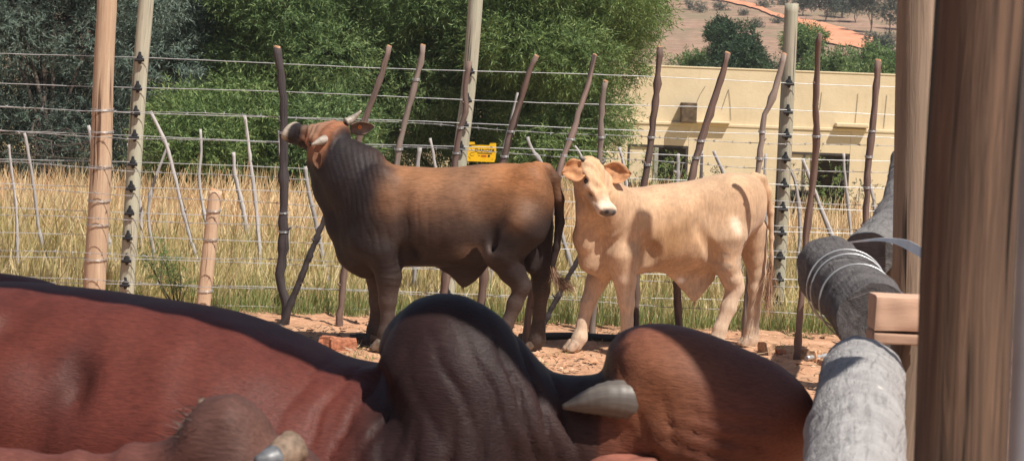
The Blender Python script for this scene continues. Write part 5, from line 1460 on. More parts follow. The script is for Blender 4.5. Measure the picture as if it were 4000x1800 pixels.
C.chain([(2440, 1000, 0.13, 62), (2440, 1090, 0.13, 44), (2447, 1180, 0.13, 31), (2449, 1250, 0.13, 24), (2451, 1315, 0.13, 27), (2440, 1350, 0.13, 26)], 0.022, k0=0.05)
C.chain([(2375, 1000, -0.12, 58), (2330, 1100, -0.11, 42), (2296, 1185, -0.10, 29), (2277, 1262, -0.09, 24), (2264, 1318, -0.08, 28), (2246, 1350, -0.08, 27)], 0.022, k0=0.05)
C.chain([(2830, 930, 0.13, 88), (2835, 1020, 0.135, 58), (2858, 1085, 0.135, 42), (2868, 1130, 0.13, 31), (2845, 1200, 0.13, 30), (2812, 1285, 0.13, 25), (2800, 1330, 0.13, 29), (2786, 1362, 0.13, 27)], 0.025, k0=0.05)
C.chain([(2850, 1050, 0.135, 34), (2888, 1118, 0.13, 20)], 0.03)
C.chain([(2925, 900, -0.12, 75), (2950, 1000, -0.12, 46), (2957, 1070, -0.12, 34), (2952, 1125, -0.12, 29), (2945, 1220, -0.12, 23), (2936, 1290, -0.12, 26), (2932, 1322, -0.12, 28), (2922, 1345, -0.12, 26)], 0.025, k0=0.05)
C.chain([(2790, 1000, 0.04, 50), (2745, 1075, 0.0, 42), (2714, 1130, 0, 28), (2712, 1168, 0, 10)], 0.05, 0.42)
C.chain([(2640, 1062, 0, 30), (2690, 1085, 0, 42), (2715, 1120, 0, 26)], 0.05, 0.5)
C.chain([(2790, 940, 0.13, 50), (2760, 1000, 0.09, 38), (2735, 1040, 0.04, 30)], 0.05, 0.7)
C.ell(2770, 830, 0.25, (0.08, 0.05, 0.14), 0.08, None, True)
C.ell(2545, 1000, 0.19, (0.05, 0.04, 0.07), 0.06, None, True)
C.S.cap(C.P(2738, 880, 0.235), C.P(2790, 1030, 0.20), 0.036, 0.032, 0.035, 1, True)
C.S.cap(C.P(2525, 930, 0.215), C.P(2515, 1060, 0.19), 0.026, 0.032, 0.035, 1, True)
C.S.cap(C.P(2900, 960, 0.20), C.P(2900, 1060, 0.15), 0.022, 0.018, 0.03, 1, True)
C_TAIL = C.chain([(2945, 688, 0, 18), (2975, 700, 0, 18), (2998, 745, 0, 15), (3010, 830, 0, 12), (3014, 930, 0, 10), (3012, 1040, 0, 9)], 0.02)
C_R = C.frame((0.38, -0.50, -0.77), (0.72, -0.58, 0.62))
C_POLL = C.P(2318, 622, 0.20); C_L = 0.38
cg = C.head(C_POLL, C_R, C_L, 0.018, 0.9, 1.36)
C.S.ell(cg(0.885, 0, -0.185), np.array([0.115, 0.195, 0.120]) * C_L, C_R, 0.02)
C.S.ell(cg(0.10, 0, -0.06), np.array([0.17, 0.19, 0.09]) * C_L, C_R, 0.03)
C.S.cap(cg(0.12, 0, -0.25), C.P(2340, 770, 0.10), 0.085, 0.125, 0.05)
def c_col(V, Nn):
    c = np.tile([0.50, 0.335, 0.215], (len(V), 1))
    x, y, z = V.T
    n1 = vnoise(V, 8, 13); n2 = vnoise(V, 3, 14); n3 = vnoise(V, 26, 15)
    top = sstep(0.80, 1.08, z)
    c = mixcol(c, (0.51, 0.315, 0.18), top * 0.5)
    fl = blob(V, C.P(2640, 930, 0.2), (0.28, 0.4, 0.17))
    c = mixcol(c, (0.35, 0.195, 0.090), fl * 0.9 * (0.4 + n1))
    leg = 1 - sstep(0.35, 0.62, z + 0.1 * (n1 - 0.5))
    c = mixcol(c, (0.58, 0.43, 0.31), leg * 0.9)
    pale = blob(V, C.P(2862, 880, 0.2), (0.055, 0.25, 0.08))
    c = mixcol(c, (0.78, 0.66, 0.53), np.clip(pale * 2.2 - 0.3 - 1.0 * n3, 0, 1) * 0.45)
    mud = blob(V, C.P(2835, 1030, 0.2), (0.10, 0.15, 0.17)) * (n3 > 0.46) * (y > 0)
    c = mixcol(c, (0.40, 0.31, 0.235), mud * 0.75)
    wm = blob(V, C.P(2660, 1095, 0.03), (0.03, 0.12, 0.022))
    c = mixcol(c, (0.88, 0.82, 0.76), np.clip(wm * 2 - 0.5, 0, 1) * 0.8)
    q = (V - C_POLL) @ C_R / C_L; q[:, 1] /= 1.36
    hd = (q[:, 0] > -0.15) & (np.linalg.norm(q, axis=1) < 1.15) & (np.abs(q[:, 1]) < 0.3) & (q[:, 2] > -0.45)
    c = mixcol(c, (0.54, 0.355, 0.21), hd * 0.7)
    bl = hd * np.exp(-((q[:, 1]) / 0.06) ** 2) * (q[:, 0] < 0.55) * (q[:, 2] > -0.15)
    c = mixcol(c, (0.50, 0.27, 0.12), bl * 0.45)
    c = mixcol(c, (0.70, 0.56, 0.44), hd * sstep(0.62, 0.88, q[:, 0]) * 0.85)
    ey = sum(blob(q, (0.37, 0.19 * s_, -0.15), (0.085, 0.05, 0.05)) for s_ in (1, -1))
    c = mixcol(c, (0.05, 0.04, 0.035), np.clip(ey * 1.8 - 0.5, 0, 1) * 0.95)
    c = mixcol(c, (0.80, 0.70, 0.60), sum(blob(q, (0.45, 0.17 * s_, -0.20), (0.08, 0.05, 0.05)) for s_ in (1, -1)) * 0.6)
    ns = hd * sstep(0.93, 0.965, q[:, 0]) * (q[:, 2] > -0.24)
    c = mixcol(c, (0.075, 0.055, 0.052), ns * 0.9)
    no = sum(blob(q, (0.985, 0.066 * s_, -0.125), (0.045, 0.036, 0.04)) for s_ in (1, -1))
    c = mixcol(c, (0.02, 0.015, 0.015), np.clip(no * 2 - 0.5, 0, 1))
    return c
def c_wr(V, Nn):
    x, y, z = V.T
    d = 0.006 * (vnoise(V, 13, 16) - 0.5)
    m = blob(V, C.P(2400, 900, 0.15), (0.15, 0.3, 0.16))
    d += m * 0.006 * np.sin((x + 0.35 * z) * 85 + 5 * vnoise(V, 6, 4))
    m3 = blob(V, C.P(2640, 900, 0.2), (0.26, 0.3, 0.14))
    d += m3 * 0.003 * np.sin(x * 62 + 5 * vnoise(V, 3, 5))
    q = (V - C_POLL) @ C_R / C_L
    hd = (q[:, 0] > -0.1) & (q[:, 0] < 0.6) & (np.abs(q[:, 1]) < 0.3) & (np.abs(q[:, 2]) < 0.3)
    d += hd * 0.0025 * np.sin(q[:, 0] * 30 + np.abs(q[:, 1]) * 40 + 6 * vnoise(V, 12, 9))
    mk = blob(V, C.P(2835, 1030, 0.15), (0.1, 0.12, 0.16))
    d += mk * 0.005 * (vnoise(V, 60, 3) - 0.5)
    return d
M_CCOAT = mat_coat('cream_calf_coat', 0.75, 0.20, (55, 70, 14), 0.6, 0.15, 0.2)
tag(C.body(M_CCOAT, c_col, c_wr), 'cream calf standing sideways, small horns, face turned towards the camera', 'calf')
LV = lambda w: C.vec(w)
M_EARC = mat_plain('orange_inner_ear', (0.47, 0.235, 0.115), 0.7, 0, 0.22, 18, 0.2, 0.3)
e1 = cg(0.17, -0.20, -0.10); e2 = cg(0.17, 0.20, -0.10)
V_, F_ = ear_vf(e1, LV((-0.93, -0.25, -0.20)), LV((-0.15, -0.95, 0.15)), 0.135, 0.125, 0.30); C.add('ear', V_, F_, M_EARC)
V_, F_ = ear_vf(e2, LV((0.95, -0.10, 0.00)), LV((0.1, -0.95, 0.2)), 0.175, 0.120, 0.30); C.add('ear', V_, F_, M_EARC)
h1 = cg(0.03, -0.15, -0.03); h2 = cg(0.03, 0.15, -0.03)
horn(C, [h1, h1 + LV((-0.8, 0, 0.45)) * 0.03, h1 + LV((-0.65, 0, 0.8)) * 0.06], [0.014, 0.010, 0.003], M_HORN_DARK)
horn(C, [h2, h2 + LV((0.6, 0.1, 0.3)) * 0.02, h2 + LV((0.5, 0.2, 0.75)) * 0.042], [0.014, 0.010, 0.003], M_HORN_DARK)
for s_ in (1, -1):
    V_, F_ = sphere_vf(cg(0.37, 0.163 * s_, -0.152), 0.0185, 10); C.add('eye', V_, F_, M_EYE)
for (u_, v_, t_, d_) in ((2432, 1388, 0.13, 15), (2236, 1386, -0.08, 5), (2778, 1392, 0.13, 0), (2916, 1370, -0.12, 0)):
    hoof(C, u_, v_, t_, d_, M_HOOF_PALE, 0.95)
M_SWC = mat_hair('reddish_tail_hair', (0.20, 0.10, 0.06), (0.50, 0.30, 0.18))
switch(C, [C.P(3014, 1000, 0), C.P(3008, 1080, 0), C.P(3000, 1160, 0), C.P(2992, 1250, 0)], 420, 0.018, 0.0015, M_SWC, 0.6, 5)
M_TUFC = mat_hair('cream_belly_hair', (0.40, 0.26, 0.15), (0.62, 0.45, 0.3))
switch(C, [C.P(2712, 1160, 0), C.P(2712, 1176, 0), C.P(2710, 1200, 0)], 50, 0.005, 0.0012, M_TUFC, 0.8, 6, 'hair_tuft')
# ------------------------------------------------------------------ red-brown humped bull close to the camera, facing right
G = Animal('humped_bull', (-0.42, 4.68), -13.0, (-1.45, -0.50, -0.02), (1.35, 0.50, 1.52), 0.0112)
G.loft([(-620, 1240, 0.62, 0.17), (-420, 1150, 0.60, 0.24), (-200, 1108, 0.58, 0.275), (0, 1100, 0.56, 0.30), (150, 1106, 0.55, 0.32), (300, 1124, 0.55, 0.34), (560, 1160, 0.54, 0.36),
        (850, 1212, 0.53, 0.375), (1000, 1260, 0.52, 0.375), (1150, 1320, 0.52, 0.37), (1300, 1390, 0.52, 0.35), (1420, 1424, 0.52, 0.335), (1600, 1440, 0.52, 0.32),
        (1800, 1470, 0.52, 0.30), (2000, 1540, 0.55, 0.25), (2150, 1610, 0.6, 0.19)], p=2.1, cf=0.5)
G.loft([(1462, 1440, 1760, 0.06), (1492, 1345, 1760, 0.085), (1545, 1240, 1760, 0.125), (1620, 1172, 1760, 0.15), (1705, 1152, 1760, 0.155), (1790, 1166, 1760, 0.15), (1870, 1208, 1760, 0.14),
        (1960, 1282, 1760, 0.12), (2050, 1378, 1760, 0.115), (2130, 1480, 1780, 0.11), (2220, 1560, 1800, 0.10)], p=2.0, cf=0.45, k=0.035, k_end=0.03, yo=-0.075)
G.chain([(1900, 1760, 0, 330), (2200, 1800, 0, 270), (2440, 1760, 0, 215)], 0.08, 0.9)
G.chain([(1800, 2050, 0, 200), (2150, 2150, 0, 150), (2350, 2100, 0, 100)], 0.08, 0.5)                 # dewlap
for q in (1, -1):
    G.S.ell(G.P(1700, 2150, 0) + np.array([0, 0.22 * q, 0]), (0.20, 0.10, 0.26), None, 0.12)
    G.S.ell(G.P(-60, 1250, 0) + np.array([0.02, 0.20 * q, 0.02]), (0.10, 0.07, 0.06), None, 0.07)          # hook bones
    G.S.ell(G.P(-250, 1600, 0) + np.array([0, 0.20 * q, 0]), (0.25, 0.13, 0.32), None, 0.06)               # thighs
    # legs
    xf = G.P(1720, 1600, 0)[0] + 0.02; xb = G.P(-250, 1600, 0)[0]
    pts = [((xf, 0.2 * q, 0.75), 0.12), ((xf - 0.03, 0.19 * q, 0.48), 0.075), ((xf, 0.18 * q, 0.30), 0.055), ((xf, 0.18 * q, 0.12), 0.045), ((xf + 0.03, 0.18 * q, 0.05), 0.048)]
    for (a, ra), (b_, rb) in zip(pts, pts[1:]): G.S.cap(a, b_, ra, rb, 0.03)
    pts = [((xb, 0.2 * q, 0.75), 0.15), ((xb - 0.04, 0.2 * q, 0.52), 0.085), ((xb - 0.12, 0.19 * q, 0.40), 0.055), ((xb - 0.08, 0.19 * q, 0.15), 0.045), ((xb - 0.04, 0.19 * q, 0.05), 0.048)]
    for (a, ra), (b_, rb) in zip(pts, pts[1:]): G.S.cap(a, b_, ra, rb, 0.03)
pts = [G.P(-560, 1230, 0), G.P(-690, 1330, 0), G.P(-730, 1700, 0), G.P(-710, 2200, 0)]
for i_, (a, b_) in enumerate(zip(pts, pts[1:])): G.S.cap(a, b_, 0.045 - 0.01 * i_, 0.035 - 0.008 * i_, 0.03)
G_TAILEND = pts[-1]
G.S.ell(G.P(20, 1680, -0.26), (0.14, 0.10, 0.17), None, 0.05)
G.S.ell(G.P(245, 1470, -0.365), (0.042, 0.10, 0.10), None, 0.04, True)                                # flank hollow
G.S.cap(G.P(205, 1560, -0.345), G.P(110, 1760, -0.36), 0.032, 0.024, 0.03, 1, True)
G.S.ell(G.P(1775, 1680, -0.13), (0.165, 0.15, 0.25), None, 0.11)
G.S.cap(G.P(1452, 1440, -0.12), G.P(1478, 1620, -0.30), 0.034, 0.034, 0.05, 1, True)
G.S.cap(G.P(1478, 1620, -0.30), G.P(1535, 1860, -0.36), 0.034, 0.016, 0.05, 1, True)
# head: broad convex forehead
G_R = G.frame((0.80, -0.12, -0.58), (0.58, -0.16, 0.80))
G_POLL = G.P(2560, 1372, -0.02); G_L = 0.54
gg = G.head(G_POLL, G_R, G_L, 0.03, 1.3)
th = math.radians(-24)
Rel = np.stack([G.vec((math.cos(th), -0.10, math.sin(th))), G.vec((0.05, 1, 0.0)), np.cross(G.vec((math.cos(th), -0.10, math.sin(th))), G.vec((0.05, 1, 0)))], 1)
Rel[:, 1] = np.cross(Rel[:, 2], Rel[:, 0])
G.S.ell(G.P(2775, 1545, -0.03), (0.250, 0.165, 0.122), Rel, 0.03)
G.S.ell(G.P(2960, 1640, -0.06), (0.13, 0.14, 0.12), Rel, 0.05)
G.S.ell(G.P(2800, 1770, -0.15), (0.15, 0.055, 0.09), Rel, 0.04)                                       # brow
G.S.cap(G.P(2560, 1640, -0.03), G.P(2300, 1760, 0), 0.13, 0.15, 0.06)
G_HB = G.P(2478, 1568, -0.13)
G.S.ell(G_HB, (0.055, 0.04, 0.05), None, 0.03)
def g_col(V, Nn):
    x, y, z = V.T
    n1 = vnoise(V, 6, 23); n2 = vnoise(V, 2.4, 24); n3 = vnoise(V, 18, 25)
    c = np.tile([0.110, 0.030, 0.022], (len(V), 1))
    c = mixcol(c, (0.074, 0.019, 0.014), n2 * 0.6)
    hx = G.P(1720, 1300, 0)[0]
    hump = np.exp(-((x - hx - 0.06) / 0.26) ** 2 * 1.0)
    hump = sstep(0.35, 0.85, hump + 0.15 * (n1 - 0.5))
    c = mixcol(c, (0.017, 0.0095, 0.0095), hump * 0.95)
    neck = sstep(hx + 0.1, hx + 0.25, x) * (1 - sstep(hx + 0.38, hx + 0.48, x))
    c = mixcol(c, (0.022, 0.0135, 0.0135), neck * 0.9)
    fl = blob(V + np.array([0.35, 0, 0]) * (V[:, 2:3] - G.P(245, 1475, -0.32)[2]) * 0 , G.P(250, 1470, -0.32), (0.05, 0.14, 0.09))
    c = mixcol(c, (0.022, 0.013, 0.013), np.clip(fl * 1.1, 0, 1) * 0.6 * (0.5 + n1))  # shade of the flank hollow put into the coat colour
    q = (V - G_POLL) @ G_R / G_L
    hd = (x > G.P(2400, 1600, 0)[0])
    c = mixcol(c, (0.118, 0.044, 0.030), hd * 0.9)
    hb = blob(V, G_HB + np.array([0.06, 0, 0.02]), (0.11, 0.14, 0.12))
    c = mixcol(c, (0.24, 0.100, 0.050), hb * 0.85)
    sp = (n3 > 0.86) * 1.0
    c = mixcol(c, (0.28, 0.16, 0.12), sp * 0.0)
    return c
def g_wr(V, Nn):
    x, y, z = V.T
    d = 0.008 * (vnoise(V, 9, 26) - 0.5)
    near = sstep(0.05, -0.1, y) if False else 1 - sstep(-0.1, 0.05, y)
    def folds(c, r, ang, freq, amp, seed, sharp=2.0):
        m = blob(V, c, r) * near
        ca, sa = math.cos(ang), math.sin(ang)
        s_ = (x * ca + z * sa) * freq + 9.0 * vnoise(V * np.array([1, 1, 0.6]), 4.5, seed) + 2.0 * vnoise(V, 14, seed + 1)
        w = 1 - np.abs(np.sin(s_ * 0.5)) if sharp > 1 else 0.5 + 0.5 * np.sin(s_)
        return -m * amp * (w ** sharp - 0.2) * (0.1 + 1.5 * vnoise(V, 5, seed + 2))
    d += folds(G.P(2020, 1620, -0.2), (0.20, 0.5, 0.16), math.radians(24), 120, 0.016, 31, 3.2)
    d += folds(G.P(1740, 1790, -0.25), (0.15, 0.5, 0.07), math.radians(-3), 95, 0.013, 41, 3.2)
    d += folds(G.P(1360, 1600, -0.3), (0.12, 0.5, 0.16), math.radians(-22), 85, 0.014, 51, 3.2)
    d += folds(G.P(2840, 1700, -0.15), (0.11, 0.5, 0.07), math.radians(-102), 170, 0.016, 61, 2.6)
    d += folds(G.P(2600, 1660, -0.15), (0.08, 0.5, 0.08), math.radians(20), 110, 0.006, 65, 2.6)
    d += folds(G.P(800, 1500, -0.35), (0.35, 0.5, 0.25), math.radians(0), 38, 0.005, 71, 1.0)
    return d
M_GCOAT = mat_coat('red_bull_coat', 0.50, 0.34, (45, 170, 230), 0.45, 0.0, 0.17, 0.0, 0.004)
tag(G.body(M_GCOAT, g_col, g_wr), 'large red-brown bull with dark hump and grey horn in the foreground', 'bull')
LV = lambda w: G.vec(w)
def mat_bighorn():
    m, t, b = nt('grey_horn')
    v = coords(t)
    tc = coords(t, 'UV', (1, 1, 1))
    n = noise(t, coords(t, 'UV', (90, 6, 1)), 1, 5, 0.6, 0.4)
    rg = noise(t, coords(t, 'UV', (0.5, 60, 1)), 1, 3, 0.5)
    c = ramp(t, n, [(0.25, (0.065, 0.056, 0.050)), (0.75, (0.155, 0.135, 0.118))])
    c = mixc(t, ramp(t, rg, [(0.33, (0.35, 0.35, 0.35)), (0.45, (0, 0, 0))]), c, (0.085, 0.07, 0.06))
    lk(t, c, b.inputs['Base Color']); b.inputs['Roughness'].default_value = 0.5
    n1 = bump(t, b, n, 0.35, 0.003)
    bump(t, b, rg, 0.2, 0.002, n1)
    return m
M_BIGHORN = mat_bighorn()
tip = G.P(2197, 1588, -0.17)
horn(G, [G_HB + np.array([0.02, 0.01, 0.0]), G_HB * 0.62 + tip * 0.38 + np.array([0, -0.012, 0.012]), tip], [0.050, 0.046, 0.038, 0.024, 0.005], M_BIGHORN, 'horn', 26)
fh = gg(0.0, 0.20, -0.12)
horn(G, [fh, fh + LV((0.0, 0.9, -0.2)) * 0.07, fh + LV((0.05, 0.9, -0.3)) * 0.13], [0.055, 0.045, 0.008], M_BIGHORN, 'horn', 20)
M_EARG = mat_plain('red_ear_skin', (0.23, 0.085, 0.06), 0.65, 0, 0.3, 14, 0.3, 0.4)
V_, F_ = ear_vf(G.P(2560, 1800, -0.17), LV((-0.85, -0.30, -0.20)), LV((-0.15, -0.65, 0.75)), 0.22, 0.12, -0.35, 0, 0.03, 26, 15, 0.010); G.add('ear', V_, F_, M_EARG)
V_, F_ = ear_vf(gg(0.12, 0.22, -0.2), LV((-0.2, 0.6, -0.75)), LV((0.3, 0.4, 0.5)), 0.24, 0.12, 0.5, 0, 0, 22, 13, 0.010); G.add('ear', V_, F_, M_EARG)
for s_ in (1, -1):
    V_, F_ = sphere_vf(gg(0.36, 0.185 * s_, -0.15), 0.024, 10); G.add('eye', V_, F_, M_EYE)
xf = G.P(1720, 1600, 0)[0] + 0.06; xb = G.P(-250, 1600, 0)[0] - 0.02
for (x_, y_) in ((xf, 0.18), (xf, -0.18), (xb, 0.19), (xb, -0.19)):
    o = G.add('hoof', HV * 1.35, HQ, M_HOOF); o.location = (x_, y_, 0)
switch(G, [G_TAILEND, G_TAILEND + np.array([0, 0, -0.1]), G_TAILEND + np.array([0.01, 0, -0.3])], 200, 0.02, 0.002, M_TUFT, 0.6, 8)

# ------------------------------------------------------------------ brown cow whose head shows at the bottom left, facing right
D = Animal('brown_cow', (-1.62, 3.36), -6.0, (-1.15, -0.36, -0.02), (1.42, 0.36, 1.36), 0.0135)
zc = 0.0
D.S.loft([(-1.05, 0.98, 0.62, 0.12), (-0.95, 1.10, 0.58, 0.20), (-0.75, 1.16, 0.54, 0.25), (-0.4, 1.15, 0.5, 0.29), (0.0, 1.14, 0.48, 0.29), (0.3, 1.17, 0.5, 0.25), (0.45, 1.15, 0.55, 0.2), (0.6, 1.08, 0.62, 0.14)], p=2.2)
D.chain([(-420, 1960, 0, 330), (0, 1965, 0, 180), (300, 1972, 0, 172), (600, 1915, 0, 160), (790, 1850, 0, 150), (900, 1820, 0, 130)], 0.05, 0.75)
for q in (1, -1):
    for (x_, b_) in ((0.32, 0), (-0.78, 1)):
        k_ = -0.06 * b_
        pts = [((x_, 0.16 * q, 0.70), 0.12), ((x_ - 0.02, 0.16 * q, 0.46), 0.07), ((x_ + k_, 0.15 * q, 0.32), 0.05), ((x_ + k_, 0.15 * q, 0.12), 0.04), ((x_ + k_ + 0.03, 0.15 * q, 0.05), 0.043)]
        for (a, ra), (b2, rb) in zip(pts, pts[1:]): D.S.cap(a, b2, ra, rb, 0.03)
D.S.cap((-1.03, 0, 1.05), (-1.08, 0, 0.55), 0.03, 0.02, 0.03)
D_R = D.frame((0.86, -0.12, -0.46), (0.44, -0.30, 0.84))
D_POLL = D.P(875, 1632, 0.0); D_L = 0.46
dg = D.head(D_POLL, D_R, D_L, 0.025, 1.0)
D.S.cap(D.P(900, 1640, 0), D.P(735, 1650, 0), 0.042, 0.008, 0.025, 1.6)
D.S.ell(dg(0.03, 0, -0.07), np.array([0.14, 0.17, 0.12]) * D_L, D_R, 0.03)
D.S.cap(dg(0.22, 0, -0.24), D.P(900, 1840, 0), 0.075, 0.07, 0.03)
def d_col(V, Nn):
    n1 = vnoise(V, 8, 33); n2 = vnoise(V, 3, 34)
    c = np.tile([0.120, 0.034, 0.025], (len(V), 1))
    c = mixcol(c, (0.095, 0.045, 0.038), n2 * 0.6)
    q = (V - D_POLL) @ D_R / D_L
    pl = blob(q, (0.10, 0, -0.05), (0.30, 0.30, 0.25))
    c = mixcol(c, (0.066, 0.036, 0.030), np.clip(pl * 1.4, 0, 1) * 0.85)
    c = mixcol(c, (0.13, 0.062, 0.046), blob(q, (0.2, 0, 0.03), (0.14, 0.14, 0.12)) * 0.6)
    c = mixcol(c, (0.07, 0.045, 0.04), blob(q, (0.30, 0.18, -0.1), (0.12, 0.1, 0.12)) * 0.6)
    return c
def d_wr(V, Nn):
    x, y, z = V.T
    d = 0.007 * (vnoise(V, 12, 36) - 0.5)
    m = blob(V, D.P(550, 1750, -0.1), (0.22, 0.4, 0.12))
    d += m * 0.012 * ((0.5 + 0.5 * np.sin((x - 0.3 * z) * 75 + 3 * vnoise(V, 4, 6))) ** 2 - 0.4)
    return d
M_DCOAT = mat_coat('brown_cow_coat', 0.60, 0.34, (40, 160, 200), 0.5, 0.0, 0.15)
tag(D.body(M_DCOAT, d_col, d_wr), 'brown cow with horn stubs, only its poll and neck in the bottom left corner', 'cow')
LV = lambda w: D.vec(w)
M_STUB = mat_plain('blue_grey_horn_stub', (0.13, 0.135, 0.145), 0.42, 0, 0.3, 40, 0.5, 0.3)
M_STUBB = mat_plain('tan_horn_base', (0.22, 0.155, 0.11), 0.7, 0, 0.3, 60, 0.3, 0.5)
hb = D.P(1085, 1788, -0.125)
horn(D, [hb + LV((0.5, 0.75, 0.3)) * 0.04, hb, hb + LV((-0.55, -0.8, -0.05)) * 0.012], [0.028, 0.027, 0.023], M_STUBB, 'horn_base', 10)
horn(D, [hb, hb + LV((-0.55, -0.8, 0.0)) * 0.02, hb + LV((-0.65, -0.75, 0.05)) * 0.038, hb + LV((-0.68, -0.73, 0.07)) * 0.045], [0.023, 0.022, 0.015, 0.005], M_STUB, 'horn', 12)
hf = D.P(850, 1640, 0.10)
horn(D, [hf, hf + LV((-0.5, 0.1, 0.5)) * 0.03, hf + LV((-0.6, 0.1, 0.7)) * 0.045], [0.024, 0.020, 0.006], M_STUBB, 'horn', 10)
M_POLL = mat_hair('grey_brown_poll_hair', (0.05, 0.034, 0.03), (0.12, 0.075, 0.06))
r_ = np.random.default_rng(12)
# fuzzy poll: hair rooted on the skull surface, combed backwards
Vb = np.empty(len(D.bodyo.data.vertices) * 3, np.float32); D.bodyo.data.vertices.foreach_get('co', Vb); Vb = Vb.reshape(-1, 3)
Nb = np.empty(len(Vb) * 3, np.float32); D.bodyo.data.vertices.foreach_get('normal', Nb); Nb = Nb.reshape(-1, 3)
q_ = (Vb - D_POLL) @ D_R / D_L
w_ = np.exp(-(((Vb - D.P(755, 1648, 0)) / np.array([0.030, 0.05, 0.02])) ** 2).sum(1))
NH = 70
ids = r_.choice(len(Vb), NH, p=w_ / w_.sum())
roots = Vb[ids] + r_.normal(size=(NH, 3)) * 0.005 - Nb[ids] * 0.003
back = -D_R[:, 0] * 0.9 + np.array([0, 0, -0.15])
dirs = Nb[ids] * 0.10 + back + r_.normal(size=(NH, 3)) * 0.14
V_, F_ = strands_vf(roots, dirs, r_.uniform(0.015, 0.040, NH), 0.0009, 3, 0.25, 0.03, 13)
D.add('poll_hair', V_, F_, M_POLL)
V_, F_ = ear_vf(D.P(985, 1850, -0.13), LV((-0.45, -0.25, -0.86)), LV((-0.2, -0.9, 0.3)), 0.17, 0.09, 0.5, 0, 0, 18, 11, 0.009); D.add('ear', V_, F_, M_EARG)
V_, F_ = ear_vf(dg(0.14, 0.20, -0.16), LV((-0.3, 0.85, -0.4)), LV((0.3, 0.4, 0.5)), 0.17, 0.09, 0.5, 0, 0, 18, 11, 0.009); D.add('ear', V_, F_, M_EARG)
for s_ in (1, -1):
    V_, F_ = sphere_vf(dg(0.36, 0.18 * s_, -0.15), 0.021, 10); D.add('eye', V_, F_, M_EYE)
for (x_, y_) in ((0.37, 0.15), (0.37, -0.15), (-0.79, 0.15), (-0.79, -0.15)):
    o = D.add('hoof', HV * 1.2, HQ, M_HOOF); o.location = (x_, y_, 0)
# ------------------------------------------------------------------ bricks, stones and scrap on the pen floor
M_BRICK = mat_plain('red_brick', (0.42, 0.17, 0.095), 0.9, 0, 0.25, 40, 0.2, 0.6)
M_BRICKD = mat_plain('dark_slag_block', (0.07, 0.055, 0.05), 0.9, 0, 0.3, 40, 0.2, 0.6)
M_STONE = mat_plain('tan_stone', (0.50, 0.30, 0.18), 0.9, 0, 0.3, 30, 0.2, 0.7)
def rock(name, label, cat, u, v, size, rz, mat, seed, group=None, sink=0.15):
    p = at_z(u, v, 0.0); r = np.random.default_rng(seed)
    V, Fc = box_vf((-size[0] / 2, -size[1] / 2, 0), (size[0] / 2, size[1] / 2, size[2]))
    me = bpy.data.meshes.new(name); me.from_pydata(V.tolist(), [], Fc.tolist())
    import bmesh
    bm = bmesh.new(); bm.from_mesh(me)
    bmesh.ops.subdivide_edges(bm, edges=bm.edges, cuts=3, use_grid_fill=True)
    q = min(size)
    for vv in bm.verts:
        vv.co += Vector(r.normal(size=3) * q * 0.05)
        c = vv.co
        k = sum(abs(c[i] - (size[2] / 2 if i == 2 else 0)) > size[i] * 0.46 for i in range(3))
        if k >= 3: vv.co = c * 0.93
    bm.to_mesh(me); bm.free(); me.shade_flat()
    o = obj(name, me, mat); o.location = (p[0], p[1], -sink * size[2]); o.rotation_euler = (r.uniform(-0.06, 0.06), r.uniform(-0.06, 0.06), math.radians(rz))
    return tag(o, label, cat, group)
rock('brick', 'pale red brick lying left of the brown bull\'s front hooves', 'brick', 1340, 1362, (0.16, 0.10, 0.08), 12, M_BRICK, 1)
rock('brick', 'dark red brick half hidden behind the pale one, by the red-brown bull\'s back', 'brick', 1290, 1350, (0.12, 0.09, 0.07), -20, M_BRICK, 2)
rock('slag_block', 'blackish block lying just behind the brown bull\'s front hooves', 'block', 1405, 1345, (0.13, 0.10, 0.075), 5, M_BRICKD, 3)
rock('stone', 'tan squared stone just right of the calf\'s hind hooves', 'stone', 2992, 1378, (0.085, 0.09, 0.085), 25, M_STONE, 4)
rock('stone', 'leaning tan stone slab right of the knobbly stake', 'stone', 3165, 1402, (0.12, 0.09, 0.075), -35, M_STONE, 5)
rock('stone', 'small orange stone between calf and knobbly stake', 'stone', 3050, 1380, (0.06, 0.06, 0.03), 15, M_BRICK, 6)
rock('stone', 'flat reddish stone behind the calf\'s front hooves', 'stone', 2160, 1315, (0.10, 0.07, 0.03), 5, M_BRICK, 7)
rock('stone', 'small red stone on bare soil behind the calf\'s belly', 'stone', 2520, 1262, (0.08, 0.06, 0.035), 30, M_BRICK, 8)
rock('stone', 'low tan stone near the log rail\'s foot', 'stone', 3225, 1425, (0.08, 0.08, 0.04), 30, M_STONE, 9)
# black plastic pipe behind the hooves
pp = [at_z(u, v, 0.028) for u, v in ((2030, 1316), (2120, 1313), (2230, 1312), (2350, 1318), (2450, 1322), (2545, 1326))]
tag(tube('plastic_pipe', smooth_path(pp, 30), 0.026, M_BLACK, None, 12), 'black plastic pipe lying on the soil behind the calf\'s front hooves', 'pipe')
pp = [at_z(u, v, 0.02) for u, v in ((2500, 1332), (2580, 1336), (2640, 1340))]
tag(tube('metal_pipe', smooth_path(pp, 12), 0.018, M_WIRE, None, 12), 'short grey metal pipe lying right of the calf\'s front hooves', 'pipe')
pp = [at_z(u, v, 0.02) for u, v in ((3150, 1398), (3200, 1392), (3262, 1386))]
tag(tube('metal_pipe', smooth_path(pp, 12), 0.016, M_WIRE, None, 12), 'thin grey pipe lying on the soil beside the near log rail', 'pipe')
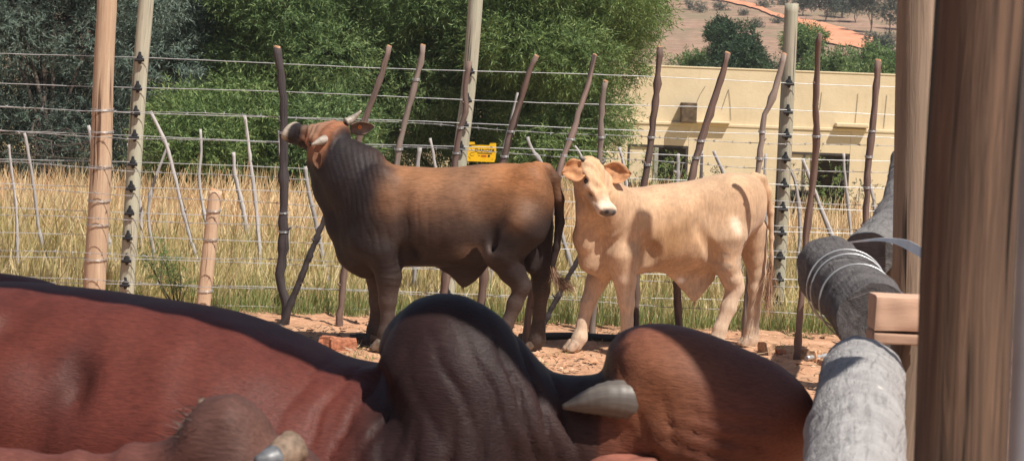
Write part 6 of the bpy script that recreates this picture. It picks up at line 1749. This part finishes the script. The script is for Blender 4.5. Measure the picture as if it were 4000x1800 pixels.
# ------------------------------------------------------------------ narrow shade roof over the crush, above the picture: it throws the shadow on the humped bull's back
def shade_roof():
    an = math.atan2(-0.353, 1.0); ZR = 2.9
    c0 = np.array([-2.6, 4.114 + 0.353 * (2.6 - 0.543) - 0.02, 0.0]); k1 = math.hypot(1, 0.353); Lr = 3.55 * k1; Lb = 3.88 * k1; D = 0.85
    root = tag(empty('shade_roof', c0, an), 'narrow corrugated shade roof standing on posts over the foreground bull', 'roof')
    n = 120; x = np.linspace(0, Lr, n); z = ZR + 0.011 * np.sin(x * 2 * np.pi / 0.076 * 0.5)
    rows = []
    for yy, dz in ((0.0, 0.0), (D, 0.06), (D, 0.062), (0.0, 0.002)):
        rows.append(np.stack([x, np.full(n, yy), z + dz], 1))
    V = np.concatenate(rows); k = np.arange(n - 1)
    Fq = np.concatenate([np.stack([k + a * n, k + 1 + a * n, k + 1 + ((a + 1) % 4) * n, k + ((a + 1) % 4) * n], 1) for a in range(4)])
    obj('roof_sheet', mesh_from('roof_sheet', V, Fq), mat_plain('zinc_sheet', (0.5, 0.51, 0.52), 0.4, 0.7), root)
    for yy, dz, Lq in ((0.10, -0.015, Lr - 0.05), (D - 0.10, 0.03, Lb)):
        box('beam', (0.0, yy - 0.03, ZR - 0.115 + dz), (Lq, yy + 0.03, ZR - 0.02 + dz), M_POST2, root)
        for xx in ((0.08,) if Lq < Lr else (0.08, Lb - 0.06)):
            tube('pole', [(xx, yy, -0.05), (xx, yy, 1.4), (xx, yy, ZR - 0.118 + dz)], [0.055, 0.052, 0.05], M_POST2, root, 14, 0.03)
    # added sheet at the right end, cut to shape the shadow on the head
    wl = [(0.93, 3.70), (1.04, 3.69), (1.41, 3.29), (1.52, 3.55), (1.25, 4.30), (0.93, 4.30)]
    ca, sa = math.cos(-an), math.sin(-an)
    q = [((x - c0[0]) * ca - (y - c0[1]) * sa, (x - c0[0]) * sa + (y - c0[1]) * ca) for x, y in wl]
    n = len(q); V = [(a, b, ZR + 0.030 + 0.07 * b) for a, b in q] + [(a, b, ZR + 0.033 + 0.07 * b) for a, b in q]
    me = bpy.data.meshes.new('shadow_flap'); me.from_pydata(V, [], [list(range(n))[::-1], list(range(n, 2 * n))] + [[i, (i + 1) % n, (i + 1) % n + n, i + n] for i in range(n)])
    obj('shadow_flap', me, bpy.data.materials['zinc_sheet'], root)
shade_roof()
# ------------------------------------------------------------------ thin warm haze in the air
def haze():
    V, Fc = box_vf((-720, -9, -4.0), (720, 460, 46.0))
    m = bpy.data.materials.new('haze_air'); m.use_nodes = True
    t = m.node_tree; t.nodes.clear()
    out = t.nodes.new('ShaderNodeOutputMaterial'); v = t.nodes.new('ShaderNodeVolumePrincipled')
    v.inputs['Color'].default_value = (0.86, 0.90, 0.96, 1); v.inputs['Density'].default_value = 0.00055; v.inputs['Anisotropy'].default_value = 0.0
    lk(t, v.outputs[0], out.inputs['Volume'])
    tag(obj('haze', mesh_from('haze', V, Fc, False), m), 'thin haze in the air over the hillside', 'haze', kind='stuff')
haze()
